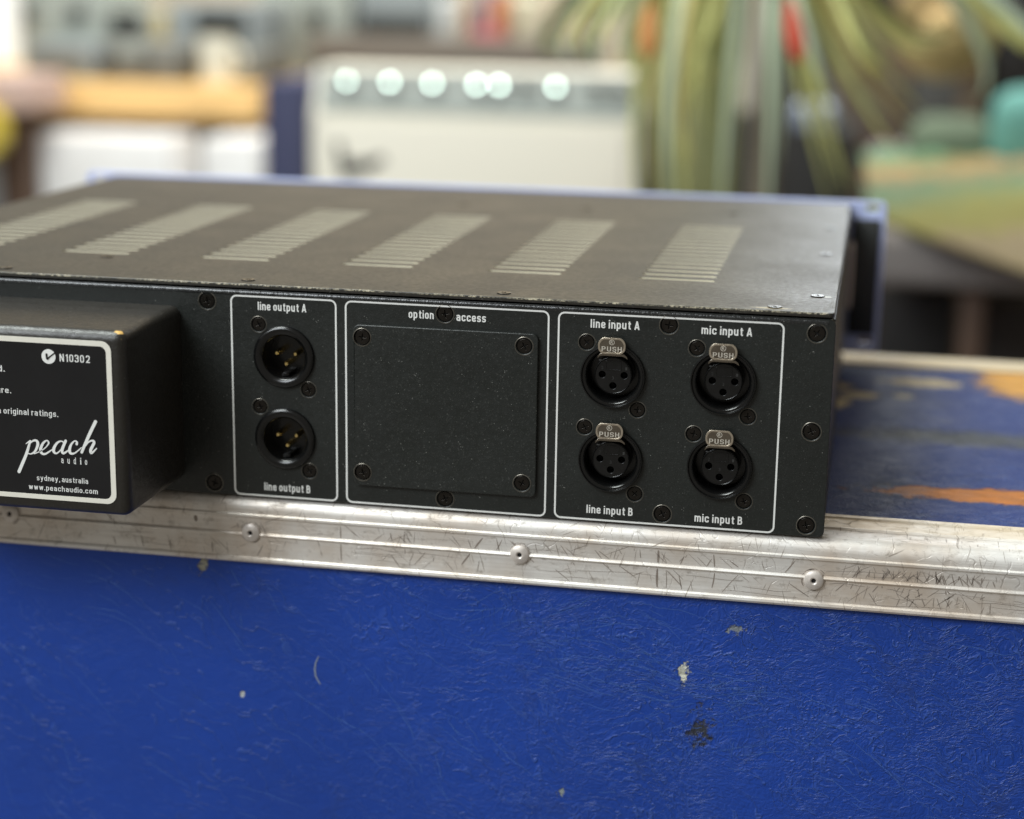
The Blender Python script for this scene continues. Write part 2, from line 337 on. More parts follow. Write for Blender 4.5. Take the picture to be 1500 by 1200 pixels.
# condensed lettering drawn with strokes (cap height 1, stroke T)
T_ = 0.175; B_ = T_ / 2; X_ = 0.74 - T_ / 2; C_ = 1 - T_ / 2; W_ = 0.335
GL = {
 'o': [('c', [(0, B_), (0, X_), (W_, X_), (W_, B_)])], '0': [('c', [(0, B_), (0, C_), (W_, C_), (W_, B_)])],
 'n': [('s', [(0, 0), (0, .74)]), ('s', [(0, .45), (0, X_), (W_, X_), (W_, 0)])],
 'h': [('s', [(0, 0), (0, 1)]), ('s', [(0, .45), (0, X_), (W_, X_), (W_, 0)])],
 'm': [('s', [(0, 0), (0, .74)]), ('s', [(0, .45), (0, X_), (.30, X_), (.30, 0)]), ('s', [(.30, .45), (.30, X_), (.60, X_), (.60, 0)])],
 'u': [('s', [(0, .74), (0, B_), (W_, B_), (W_, .3)]), ('s', [(W_, 0), (W_, .74)])],
 'l': [('s', [(0, 0), (0, 1)])], 'i': [('s', [(0, 0), (0, .74)]), ('s', [(0, .85), (0, 1)])],
 'e': [('s', [(W_, .23), (W_, B_), (0, B_), (0, X_), (W_, X_), (W_, .36)]), ('s', [(W_, .36), (0, .36)])],
 't': [('s', [(.09, .93), (.09, B_), (.27, B_)]), ('s', [(-.04, .67), (.27, .67)])],
 'p': [('s', [(0, -.25), (0, .74)]), ('s', [(0, B_), (W_, B_), (W_, X_), (0, X_)])],
 'd': [('s', [(W_, 0), (W_, 1)]), ('s', [(W_, B_), (0, B_), (0, X_), (W_, X_)])],
 'g': [('s', [(W_, .74), (W_, -.18), (0, -.18), (0, -.10)]), ('s', [(W_, B_), (0, B_), (0, X_), (W_, X_)])],
 'r': [('s', [(0, 0), (0, .74)]), ('s', [(0, .45), (0, X_), (.24, X_)])],
 'c': [('s', [(W_, .27), (W_, B_), (0, B_), (0, X_), (W_, X_), (W_, .48)])],
 's': [('s', [(W_ - .02, .55), (W_ - .02, X_), (0, X_), (0, .37), (W_ - .02, .37), (W_ - .02, B_), (0, B_), (0, .20)])],
 'a': [('s', [(.01, .54), (.01, X_), (W_, X_), (W_, 0)]), ('s', [(W_, .42), (0, .42), (0, B_), (W_, B_)])],
 'w': [('s', [(0, .74), (.13, .04)]), ('s', [(.13, .04), (.27, .72)]), ('s', [(.27, .72), (.41, .04)]), ('s', [(.41, .04), (.54, .74)])],
 'y': [('s', [(0, .74), (.18, .04)]), ('s', [(.38, .74), (.13, -.18), (-.02, -.18)])],
 '.': [('s', [(0, 0), (0, T_)])], ',': [('s', [(.02, T_), (.02, 0.0), (-.02, -.13)])],
 'A': [('s', [(0, 0), (.23, 1)]), ('s', [(.23, 1), (.46, 0)]), ('s', [(.08, .27), (.38, .27)])],
 'B': [('s', [(0, 0), (0, 1)]), ('s', [(0, C_), (.33, C_), (.33, .53), (0, .53)]), ('s', [(0, .53), (.37, .53), (.37, B_), (0, B_)])],
 'N': [('s', [(0, 0), (0, 1)]), ('s', [(0.01, .97), (.37, .03)]), ('s', [(.38, 0), (.38, 1)])],
 '1': [('s', [(.17, 0), (.17, 1)]), ('s', [(.17, .90), (0, .76)])],
 '2': [('s', [(0, .70), (0, C_), (W_, C_), (W_, .56), (0.01, B_ + .02)]), ('s', [(0 - .06, B_), (W_ + .06, B_)])],
 '3': [('s', [(0, .72), (0, C_), (W_, C_), (W_, .53), (.10, .53)]), ('s', [(.10, .53), (W_, .53), (W_, B_), (0, B_), (0, .28)])],
 'P': [('s', [(0, 0), (0, 1)]), ('s', [(0, C_), (.36, C_), (.36, .45), (0, .45)])],
 'U': [('s', [(0, 1), (0, B_), (.37, B_), (.37, 1)])], 'H': [('s', [(0, 0), (0, 1)]), ('s', [(.38, 0), (.38, 1)]), ('s', [(0, .52), (.38, .52)])],
 'S': [('s', [(W_, .72), (W_, C_), (0, C_), (0, .5), (W_, .5), (W_, B_), (0, B_), (0, .28)])]}
def fillet(pts, closed, rad):
    n = len(pts); out = []
    for i, p in enumerate(pts):
        if not closed and i in (0, n - 1): out.append(Vector(p)); continue
        a, b2, c = Vector(pts[i - 1]), Vector(p), Vector(pts[(i + 1) % n])
        u, v = (a - b2), (c - b2); rr = min(rad, u.length * 0.5, v.length * 0.5); u.normalize(); v.normalize()
        p0, p1 = b2 + u * rr, b2 + v * rr
        for k in range(6):
            t = k / 5; out.append(p0 * (1 - t) ** 2 + b2 * 2 * t * (1 - t) * 0.90 + (p0 + p1) * 0.10 * t * (1 - t) + p1 * t * t if False else p0 * (1 - t) ** 2 + b2 * 2 * t * (1 - t) + p1 * t * t)
    return out
def stroke_text(s, x0, x1, base, cap, weight=1.0, lift=0.00004, space=0.125):
    segs = []; cur = 0.0
    for chx in s:
        if chx == ' ': cur += 0.25; continue
        g = GL[chx]; xs = [q[0] for _, pp in g for q in pp]; mn, mx = min(xs), max(xs)
        for kind, pp in g: segs.append((kind == 'c', [(q[0] - mn + cur, q[1]) for q in pp], chx))
        cur += (mx - mn) + T_ + space - (0.07 if chx in 'rt,' else 0)
    tot = cur - T_ - space; th = T_ * weight
    sx = (x1 - x0) / (tot + th); vs, fs = [], []
    for q, (closed, pp, chx) in enumerate(segs):
        P = fillet(pp, closed, 0.17 if chx not in 'sS' else 0.13); n = len(P); Y = -lift - 0.000006 * (q % 3)
        for i in range(n):
            a = P[i - 1] if (closed or i) else P[0]; c = P[(i + 1) % n] if (closed or i < n - 1) else P[-1]
            d1 = (P[i] - a); d2 = (c - P[i])
            d1 = d1.normalized() if d1.length > 1e-9 else d2.normalized(); d2 = d2.normalized() if d2.length > 1e-9 else d1
            d = (d1 + d2).normalized(); nn = Vector((-d.y, d.x)) * th / 2
            for sg in (1, -1):
                w_ = P[i] + nn * sg; vs.append((x0 + (w_.x + th / 2) * sx, Y, base + w_.y * cap))
        s_ = len(vs) - 2 * n
        for i in range(n if closed else n - 1):
            j = (i + 1) % n; fs.append((s_ + 2 * i, s_ + 2 * j, s_ + 2 * j + 1, s_ + 2 * i + 1))
    me = bpy.data.meshes.new('lettering'); me.from_pydata(vs, [], fs)
    bm = bmesh.new(); bm.from_mesh(me)
    for f in bm.faces:
        f.normal_update()
        if f.normal.y > 0: f.normal_flip()
    bm.to_mesh(me); bm.free(); me.update(); return me
def letter(name, s, x0, x1, base, cap, Y, mat, parent, weight=1.0, **k):
    me = stroke_text(s, x0, x1, base, cap, weight * 0.93)
    cx = (x0 + x1) / 2
    me.transform(Matrix.Translation((-cx, 0, -base)))
    return put(name, me, mat, parent, (cx, Y, base))

# ------------------------------------------------------------------ the road case the unit stands on
case = thing('flight_case', 'blue leathercloth road case with scratched aluminium edge under the black unit', 'road case', (0.0, 0.19, -0.55))
CX0, CX1 = -0.85, 0.70
def extrude_x(prof, x0, x1, n=1, smooth=25):
    vs, fs = [], []; m = len(prof)
    for i in range(n + 1):
        x = x0 + (x1 - x0) * i / n
        for (y, z) in prof: vs.append((x, y, z))
    for i in range(n):
        for k in range(m):
            a, b = i * m + k, i * m + (k + 1) % m
            fs.append((a, b, b + m, a + m))
    fs.append(tuple(range(m))); fs.append(tuple(n * m + k for k in reversed(range(m))))
    me = bpy.data.meshes.new('ext'); me.from_pydata(vs, [], fs)
    bm = bmesh.new(); bm.from_mesh(me); bmesh.ops.recalc_face_normals(bm, faces=bm.faces); bm.to_mesh(me); bm.free()
    finish(me, smooth); return me
box('front_board', CX0, CX1, 0.0012, 0.010, -0.55, -0.0205, M['vinyl'], case)
box('top_board', CX0, CX1, 0.030, 0.352, -0.012, -0.0016, M['vinyl_top'], case)
box('case_core', CX0 + 0.003, CX1 - 0.003, 0.0105, 0.374, -0.549, -0.0125, M['vinyl'], case)
prof = [(0.0365, -0.0014), (0.0360, -0.0001), (0.0325, 0.0), (0.0320, 0.0005), (0.0308, 0.0005), (0.0302, 0.0),
        (0.0180, -0.0002), (0.0174, 0.0004), (0.0160, 0.0004), (0.0154, -0.0002), (0.0090, -0.0003)]
for k in range(9):
    a = R(90 + 90 * k / 8); prof.append((0.0040 + 0.0052 * math.cos(a), -0.0056 + 0.0056 * math.sin(a)))
prof += [(-0.0012, -0.0068), (-0.0020, -0.0073), (-0.0020, -0.0082), (-0.0012, -0.0088), (-0.0010, -0.0150), (-0.0016, -0.0154), (-0.0019, -0.0159),
         (-0.0016, -0.0164), (-0.0010, -0.0168), (-0.0010, -0.0258), (-0.0018, -0.0264), (-0.0020, -0.0274), (-0.0014, -0.0283), (0.0010, -0.0284),
         (0.0011, -0.0180), (0.010, -0.0110), (0.030, -0.0016)]
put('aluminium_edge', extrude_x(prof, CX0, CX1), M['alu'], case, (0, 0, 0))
prof2 = [(0.344, -0.0012), (0.345, 0.0), (0.352, 0.0), (0.3525, 0.0005), (0.354, 0.0005), (0.3545, 0.0), (0.370, 0.0), (0.3745, -0.0015), (0.376, -0.0055), (0.376, -0.028), (0.3745, -0.028), (0.3742, -0.0124), (0.352, -0.0122)]
M['alu_rear'] = plain('yellowed_aluminium', (0.58, 0.47, 0.30), 0.5, 0.3, 0.5, 28)
put('rear_edge', extrude_x(prof2, CX0, CX1), M['alu_rear'], case, (0, 0, 0), label='yellowed aluminium edge along the far side of the case top')
rv = lathe([(0.0, -0.0002), (0.0009, -0.0002), (0.0010, -0.0010), (0.0015, -0.0013), (0.0030, -0.0011), (0.0038, -0.0006), (0.0041, 0.0002), (0.0040, 0.0009)], 32)
RZ = {-0.362: -0.0144, -0.244: -0.0146, -0.1247: -0.0146, -0.0155: -0.0150, 0.1000: -0.0155, 0.2191: -0.0168, 0.333: -0.0166, 0.447: -0.0164}
r0 = None
for x in (-0.362, -0.244, -0.1247, -0.0155, 0.1000, 0.2191, 0.333, 0.447):
    if r0 is None:
        r0 = put('rivet', rv, M['rivet'], case, (x, -0.0016, RZ[x]))
    else: inst('rivet', r0, case, (x, -0.0016, RZ[x]))
rd = lathe([(0.0, -0.0001), (0.00088, -0.0001), (0.00088, 0.0004), (0.0, 0.0004)], 20)
core0 = None
for ch in [c for c in case.children if c.name.startswith('rivet')]:
    if core0 is None: core0 = put('rivet_hole', rd, M['dark'], ch, wloc(ch) + Vector((0, -0.0003, 0)))
    else: inst('rivet_hole', core0, ch, wloc(ch) + Vector((0, -0.0003, 0)))
# scratches and grime strokes lying on the aluminium
bm = bmesh.new()
def stroke(pts, wd, Y):
    pv = None
    for i, (x, z) in enumerate(pts):
        j = min(i + 1, len(pts) - 1); k = max(i - 1, 0)
        dx, dz = pts[j][0] - pts[k][0], pts[j][1] - pts[k][1]; L = math.hypot(dx, dz) or 1
        t = wd * (0.35 + 0.65 * math.sin(math.pi * (i + 0.5) / len(pts))) / 2
        a = bm.verts.new((x - dz / L * t, Y, z + dx / L * t)); b = bm.verts.new((x + dz / L * t, Y, z - dx / L * t))
        if pv: bm.faces.new((pv[0], a, b, pv[1]))
        pv = (a, b)
def scr(x, z0, z1, lean, wd):
    n = 6; ph = random.uniform(0, 6); am = random.uniform(0.0001, 0.0007)
    for (za, zb, Y) in ((z0, max(z1, -0.0146), -0.00118), (min(z0, -0.0172), z1, -0.00108)):
        if za - zb < 0.0008: continue
        pts = []
        for i in range(n + 1):
            z = za + (zb - za) * i / n
            pts.append((x + lean * (z0 - z) + am * math.sin(ph + 260 * z), z))
        stroke(pts, wd, Y)
for cx_, sp, cnt in ((0.255, 0.028, 60), (0.275, 0.02, 36), (0.165, 0.03, 30), (0.05, 0.02, 18), (0.11, 0.04, 16), (-0.03, 0.03, 9), (-0.08, 0.04, 8)):
    for k in range(cnt):
        x = random.gauss(cx_, sp * 0.6); up = random.random() < 0.6
        z0 = random.uniform(-0.0092, -0.012) if up else random.uniform(-0.0172, -0.022)
        z1 = z0 - random.uniform(0.002, 0.012) * random.random() ** 0.5
        scr(x, z0, max(z1, -0.0252), random.gauss(0.1, 0.75), random.uniform(0.00012, 0.00042))
for k in range(46):                                      # long drag marks along the rail
    x = random.uniform(-0.13, 0.31); z = random.choice((random.uniform(-0.0098, -0.0140), random.uniform(-0.0178, -0.0250))); L = random.uniform(0.006, 0.035)
    n = 6; stroke([(x + L * i / n, z + 0.0004 * math.sin(i * 0.7 + k) + random.uniform(-0.00012, 0.00012)) for i in range(n + 1)], random.uniform(0.00008, 0.0002), -0.00112)
for k in range(14):                                      # dirt gathered round the rivets
    for xr_ in (-0.1247, -0.0155, 0.1000, 0.2191):
        a = random.uniform(0, 6.28); q = random.uniform(0.0043, 0.0050); stroke([(xr_ + q * math.cos(a + 0.12 * i), RZ[xr_] + q * math.sin(a + 0.12 * i)) for i in range(5)], random.uniform(0.0001, 0.00035), -0.00114)
scr(0.1565, -0.0090, -0.0250, 0.03, 0.0009); scr(0.1795, -0.0092, -0.0235, -0.05, 0.0005); scr(-0.0405, -0.0090, -0.0120, 0.1, 0.0016); scr(0.2665, -0.0092, -0.0150, 0.0, 0.0006)
scr(0.0235, -0.0092, -0.0245, 0.03, 0.0005); scr(0.0845, -0.0098, -0.0220, -0.75, 0.0007)
me = bpy.data.meshes.new('scratch'); bm.normal_update()
bmesh.ops.recalc_face_normals(bm, faces=bm.faces)
for f in bm.faces:
    f.normal_update()
    if f.normal.y > 0: f.normal_flip()
bm.to_mesh(me); bm.free()
put('scratch', me, M['scratch'], case, (0, 0, 0), kind='stuff')
# pale creases: wear and highlights painted on the wrinkles, following a slowly turning flow
bm = bmesh.new(); rnd = random.Random(11)
def flow(x, z):
    a = -14 - 26 * max(0, min(1, (0.10 - x) / 0.16)) + 22 * math.sin(26 * x + 31 * z) + 16 * math.sin(61 * z - 37 * x + 1.3) + 10 * math.sin(140 * x + 90 * z)
    return R(a)
for k in range(620):
    right = rnd.random() < 0.74
    x = rnd.uniform(0.05, 0.36) if right else rnd.uniform(-0.15, 0.10); z = rnd.uniform(-0.160, -0.031)
    if rnd.random() < 0.5 and right: x = rnd.gauss(0.16, 0.045); z = rnd.gauss(-0.062, 0.022)
    cl = math.sin(33 * x + 1) * math.sin(47 * z + 0.5) + 0.5 * math.sin(90 * x - 70 * z)
    if cl < -0.25 and rnd.random() < 0.75: continue
    n = rnd.randint(4, 12) if rnd.random() < 0.62 else rnd.randint(14, 34)
    tw = R(rnd.gauss(0, 9)) + (R(70) if rnd.random() < 0.05 else 0); pts = []
    for i in range(n):
        if z > -0.030 or z < -0.17: break
        pts.append((x, z)); a = flow(x, z) + tw + R(rnd.gauss(0, 10)); st2 = rnd.uniform(0.0008, 0.0014); x += st2 * math.cos(a); z += st2 * math.sin(a)
    if len(pts) > 3: stroke(pts, rnd.uniform(0.00010, 0.00026), 0.00108)
for f in bm.faces:
    f.normal_update()
    if f.normal.y > 0: f.normal_flip()
me = bpy.data.meshes.new('crease'); bm.to_mesh(me); bm.free()
M['crease'] = plain('rubbed_crease_highlight', (0.060, 0.140, 0.44), 0.45, 0, 0.5, 160)
put('crease', me, M['crease'], case, (0, 0, 0), kind='stuff')
# one long curved scuff in the leathercloth
bm = bmesh.new()
stroke([(0.0128, -0.0690), (0.0115, -0.0720), (0.0110, -0.0750), (0.0113, -0.0780), (0.0125, -0.0803), (0.0135, -0.0817)], 0.0008, 0.00105)
me = bpy.data.meshes.new('scuff'); bm.to_mesh(me); bm.free()
M['scuff'] = plain('pale_scuff', (0.20, 0.24, 0.34), 0.6, 0, 0.4, 900)
put('scuff', me, M['scuff'], case, (0, 0, 0), label='pale curved scuff in the blue front')

# ------------------------------------------------------------------ the rack unit
unit = thing('rack_unit', 'black two-unit rack preamplifier seen from its rear corner, standing on the blue case', 'rack preamplifier', (0, 0.17, 0))
W = 0.2220; ZB = 0.0006; ZT = 0.0884; D = 0.3480
conn = dict(mo=[(-0.0002, 0.0613), (-0.0002, 0.0266)], fe=[(0.1361, 0.0613), (0.1361, 0.0266), (0.1798, 0.0613), (0.1798, 0.0266)])
slab_s = [(0.0335, 0.0716), (0.1004, 0.0716), (0.0335, 0.0148), (0.1004, 0.0148)]
pan_s = [(-0.0330, 0.0829), (-0.0318, 0.0053), (0.0675, 0.0826), (0.0680, 0.0054), (0.1577, 0.0828), (0.1577, 0.0056), (0.2150, 0.0826), (0.2150, 0.0434), (0.2149, 0.0051), (-0.2150, 0.0826), (-0.2150, 0.0434), (-0.2150, 0.0051), (-0.142, 0.0826), (-0.142, 0.0053)]
con_s = []
for (x, z) in conn['mo'] + conn['fe']:
    con_s += [(x - 0.0108, z + 0.0129), (x + 0.0102, z - 0.0134)]
b = 0.00035
loops = [rrect(-W + b, W - b, ZB + b, ZT - b, 0.0022)]
for (x, z) in conn['mo'] + conn['fe']: loops.append(circ(x, z, 0.0126 + b, 48))
for (x, z) in pan_s: loops.append(circ(x, z, 0.00335 + b, 28))
for (x, z) in con_s: loops.append(circ(x, z, 0.00300 + b, 28))
for (x, z) in slab_s: loops.append(circ(x, z, 0.0030 + b, 20))
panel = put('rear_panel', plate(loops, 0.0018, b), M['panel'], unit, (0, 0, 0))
# chassis tray: folded flange under the cover, sides, bottom, inner wall
ch = bmesh.new()
def addbox(bm, x0, x1, y0, y1, z0, z1):
    r = bmesh.ops.create_cube(bm, size=1)
    for v in r['verts']: v.co = ((x0 + x1) / 2 + v.co.x * (x1 - x0), (y0 + y1) / 2 + v.co.y * (y1 - y0), (z0 + z1) / 2 + v.co.z * (z1 - z0))
addbox(ch, -W + 0.0025, W - 0.0025, 0.0019, 0.016, 0.0868, 0.0879)
addbox(ch, -W + 0.0003, -W + 0.0018, 0.0019, D, 0.0012, 0.0882)
addbox(ch, W - 0.0018, W - 0.0003, 0.0019, D, 0.0012, 0.0882)
addbox(ch, -W + 0.002, W - 0.002, 0.0020, D, 0.0008, 0.0024)
addbox(ch, -W + 0.002, W - 0.002, 0.0140, 0.0155, 0.003, 0.0865)
me = bpy.data.meshes.new('chassis'); ch.to_mesh(me); ch.free()
put('chassis', me, M['chassis'], unit)
# cover with six groups of vent slots
lp = [rrect(-W + 0.0010, W - 0.0010, -0.0008, D - 0.0005, 0.0018)]
slots = []
for g in range(6):
    for k in range(16):
        x0 = 0.1377 - 0.0655 * g; y = 0.0605 + 0.0110 * k
        slots.append((x0, y)); lp.append(rrect(x0 - 0.0002, x0 + 0.0322, y - 0.0020, y + 0.0020, 0.0019, 4))
cov = plate(lp, 0.0017, 0.00015, 'xy')
cov.materials.append(M['cover']); cov.materials.append(M['bare'])
for p in cov.polygons:                                   # bare metal on the cut walls of the slots
    c = p.center
    if abs(p.normal.z) < 0.3 and 0.05 < c.y < 0.24 and abs(c.x) < 0.2: p.material_index = 1
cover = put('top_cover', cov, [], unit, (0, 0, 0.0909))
M['fold'] = powder('glossy_fold', (0.014, 0.015, 0.015), 0.24, 0.7, 0.5, 0.5)
fold = []
for k in range(10):
    a = R(190 - 110 * k / 9); fold.append((0.0016 + 0.0019 * math.cos(a), ZT - 0.0016 + 0.0019 * math.sin(a)))
fold += [(0.0022, ZT - 0.0004), (0.0022, ZT - 0.0030), (0.0004, ZT - 0.0030)]
put('top_fold', extrude_x(fold, -W + 0.0028, W - 0.0028), M['fold'], panel)
we = NT('worn_cover_edge'); P_ = we.pos(); f_ = we.math('MULTIPLY', we.ramp(we.noise(P_, 900, 4, 0.7), (0.46, 0.60, 0, 1)), we.ramp(we.noise(P_, 35, 2), (0.36, 0.55, 0.15, 1)))
we.setp(we.mix(f_, (0.03, 0.028, 0.024), (0.62, 0.56, 0.40)), 0.38, 0.0)
put('worn_edge', extrude_x([(-0.00100, -0.0006), (-0.00098, -0.00018), (-0.00075, 0.00003), (-0.00035, 0.00005), (-0.0004, -0.0006)], -W + 0.003, W - 0.003), we.m, cover, (0, 0, 0.0909))
# printed outlines
def outline(x0, x1, z0, z1, r=0.0024, wd=0.0007):
    return plate([rrect(x0 - wd / 2, x1 + wd / 2, z0 - wd / 2, z1 + wd / 2, r + wd / 2), rrect(x0 + wd / 2, x1 - wd / 2, z0 + wd / 2, z1 - wd / 2, r - wd / 2)], 0.0001, 0)
for (a, c) in ((-0.0226, 0.0220), (0.0262, 0.1098), (0.1139, 0.2022)):
    put('printed_outline', outline(a, c, 0.0012, 0.0858), M['print'], panel, (0, -0.0001, 0))
for s, xc, wd, zc in (('line output A', -0.0008, 0.0207, 0.0820), ('line output B', 0.0003, 0.0200, 0.0053), ('option', 0.0577, 0.0104, 0.0820), ('access', 0.0783, 0.0121, 0.0818),
                      ('line input A', 0.1364, 0.0195, 0.0820), ('line input B', 0.1363, 0.0188, 0.0056), ('mic input A', 0.1803, 0.0197, 0.0818), ('mic input B', 0.1802, 0.0190, 0.0052)):
    letter('legend', s, xc - wd / 2, xc + wd / 2, zc - 0.0017, 0.0034, -0.00005, M['print'], panel, bold=0.040, space=0.93)
# screws
def screw_me(r, name):
    cr_ = []
    a, w_ = r * 0.56, r * 0.13
    for k in range(4):
        ca, sa = math.cos(k * math.pi / 2), math.sin(k * math.pi / 2)
        for (x, y) in ((w_, w_), (w_ * 0.8, a), (-w_ * 0.8, a)):
            cr_.append((x * ca - y * sa, x * sa + y * ca))
    return plate([circ(0, 0, r * 0.96 - 0.0002, 28), cr_], 0.0011, 0.0002)
def ring_me(r): return lathe([(r * 1.0, 0.0008), (r * 1.10, 0.0007), (r * 1.10, 0.0011), (0, 0.0012)], 24)
SM = {}
def screw(x, z, r, Y, parent=unit):
    ang = random.uniform(0, 90)
    if r not in SM:
        me = screw_me(r, 's'); d = lathe([(0, 0.0009), (r * 1.12, 0.0009), (r * 1.12, 0.0013), (0, 0.0013)], 24)
        bm = bmesh.new(); bm.from_mesh(me); n0 = len(bm.faces); bm.from_mesh(d)
        bm.faces.ensure_lookup_table()
        for f in bm.faces[n0:]: f.material_index = 1
        rim = lathe([(r * 1.13, 0.0006), (r * 1.13, -0.00035 + (0.0032 - r)), (r * 1.16, -0.00052), (r * 1.21, -0.00052), (r * 1.26, -0.0003)], 28, 'y', 60)
        n1 = len(bm.faces); bm.from_mesh(rim); bm.faces.ensure_lookup_table()
        for f in bm.faces[n1:]: f.material_index = 2
        me2 = bpy.data.meshes.new('screw'); bm.to_mesh(me2); bm.free(); me2.materials.append(M['screw']); me2.materials.append(M['dark']); me2.materials.append(M['rim']); SM[r] = me2
    o = bpy.data.objects.new('screw', SM[r]); COL.objects.link(o); o.parent = parent
    o.location = Vector((x, Y, z)) - wloc(parent); o.rotation_euler = (0, R(ang), 0); return o
for (x, z) in pan_s: screw(x, z, 0.0032, 0.00035)
for (x, z) in con_s: screw(x, z, 0.0029, 0.0004)
# option access plate with its four screws
lp = [rrect(0.0297 + b, 0.1060 - b, 0.0092 + b, 0.0767 - b, 0.0022)] + [circ(x, z, 0.0032 + b, 28) for (x, z) in slab_s]
slab = put('option_plate', plate(lp, 0.0017, b), M['panel'], unit, (0, -0.00175, 0))
for (x, z) in slab_s: screw(x, z, 0.0031, -0.0014, slab)
# screws of the cover, lying flat
def cover_screw(x, y):
    me = SM['c'] if 'c' in SM else None
    if me is None:
        me = screw_me(0.0030, 'c').copy(); me.transform(Matrix.Rotation(R(-90), 4, 'X')); me.materials.append(M['screw']); SM['c'] = me
    o = bpy.data.objects.new('cover_screw', me); COL.objects.link(o); o.parent = unit; o.location = Vector((x, y, 0.0913)) - wloc(unit); o.rotation_euler = (0, 0, R(random.uniform(0, 90)))
for (x, y) in ((-0.199, 0.008), (-0.126, 0.0085), (-0.018, 0.0085), (0.090, 0.0075), (0.198, 0.0065), (0.2135, 0.036), (0.2135, 0.150), (0.2135, 0.240), (0.0133, 0.274), (0.081, 0.278), (0.160, 0.282), (-0.098, 0.049)): cover_screw(x, y)
# male sockets (line outputs)
male = lathe([(0.0129, 0.0016), (0.0130, -0.0007), (0.0128, -0.0013), (0.0123, -0.0018), (0.0115, -0.0020), (0.0104, -0.0018), (0.0096, -0.0014), (0.0090, -0.0006), (0.0088, 0.0003), (0.0087, 0.0100), (0.0, 0.0102)], 56)
pin = lathe([(0, 0.0022), (0.0006, 0.0023), (0.0010, 0.0027), (0.0012, 0.0034), (0.0012, 0.0100)], 20)
first = True
for (x, z) in conn['mo']:
    if first:
        m0 = put('male_socket', male, M['black'], unit, (x, 0, z)); p0 = None
    else: m0 = inst('male_socket', m0s, unit, (x, 0, z))
    for (dx, dz) in ((-0.0040, 0.0008), (0.0040, 0.0008), (0.0, -0.0036)):
        if p0 is None: p0 = put('pin', pin, M['gold'], m0, (x + dx, 0, z + dz))
        else: inst('pin', p0, m0, (x + dx, 0, z + dz))
    kb = put('key_rib', box_me(0.0030, 0.008, 0.0012, 0.0002), M['black'], m0, (x, 0.0055, z - 0.0078)) if first else inst('key_rib', kb0, m0, (x, 0.0055, z - 0.0078))
    if first: kb0 = kb
    m0s = m0; first = False
# female sockets (inputs)
fem = lathe([(0.0129, 0.0016), (0.0130, -0.0012), (0.0128, -0.0019), (0.01245, -0.0020), (0.0120, -0.0013), (0.0112, -0.0012), (0.0106, -0.0006), (0.0101, 0.0010), (0.0099, 0.0090), (0.0, 0.0092)], 56)
ins = plate([circ(0, 0, 0.0074, 44), circ(-0.0044, 0.0002, 0.0016, 20), circ(0.0044, 0.0002, 0.0016, 20), circ(0, -0.0042, 0.0016, 20)], 0.0080, 0.0002)
keyf = plate([rrect(-0.0032, 0.0032, 0.0020, 0.0058, 0.0003, 2), rrect(-0.0029, 0.0029, 0.0023, 0.0055, 0.0002, 2)], 0.0003, 0.00008)
lipr = lathe([(0.00745, 0.0006), (0.00745, -0.0001), (0.00725, -0.00025), (0.00700, -0.0001), (0.00695, 0.0003)], 44, 'y', 60)
lid = lathe([(0, 0.0), (0.0016, 0.0), (0.0016, 0.0004), (0, 0.0004)], 16)
def tab_outline(wt, wb, h, n=8):
    p = []
    # rounded shield: broad arched top, narrowing rounded foot
    for k in range(n + 1):
        a = R(20 + 140 * k / n); p.append((wt / 2 * math.cos(a) / math.cos(R(20)), h * 0.16 + (math.sin(a) - math.sin(R(20))) / (1 - math.sin(R(20))) * h * 0.34))
    for (cx, cy, a0, a1) in ((-wb / 2 + 0.0012, -h / 2 + 0.0012, 185, 270), (wb / 2 - 0.0012, -h / 2 + 0.0012, 270, 355)):
        for k in range(5):
            a = R(a0 + (a1 - a0) * k / 4); p.append((cx + 0.0012 * math.cos(a), cy + 0.0012 * math.sin(a)))
    return p
to = []
for (px_, pz_) in rrect(-0.0049, 0.0049, -0.0023, 0.0023, 0.0019): to.append((px_ * (1.0 + 12 * min(0, pz_ - 0.0)), pz_ + (0.0009 * (1 - (px_ / 0.0049) ** 2) if pz_ > 0 else -0.0003 * (1 - (px_ / 0.0049) ** 2))))
tab = plate([to], 0.0018, 0.0006)
tabglint = plate([[(q[0] * 1.10, q[1] * 1.18) for q in to], [(q[0] * 0.98, q[1] * 1.0) for q in to]], 0.0003, 0.0001)  # ring added as the bright highlight of the tab's edge
foot = plate([[(-0.0058, -0.0010), (-0.0050, -0.0003), (-0.0040, 0.0000), (0.0040, 0.0000), (0.0050, -0.0003), (0.0060, -0.0010), (0.0058, -0.0003), (0.0046, 0.0007), (-0.0046, 0.0007), (-0.0056, -0.0003)]], 0.0010, 0.0001)
push = stroke_text('PUSH', -0.0040, 0.0040, -0.0020, 0.0020, 0.75)
ringm = plate([circ(0, 0, 0.0011, 20), circ(0, 0, 0.0009, 20)], 0.0001)
rmark = text_me('R', -0.0005, 0.0005, -0.0006, 0.0012, bold=0.0)
digs = [text_me(d, -0.0004, 0.0004, -0.0006, 0.0012, bold=0.0) for d in '213']
M['emboss'] = plain('embossed_plastic', (0.035, 0.035, 0.034), 0.4)
src = None
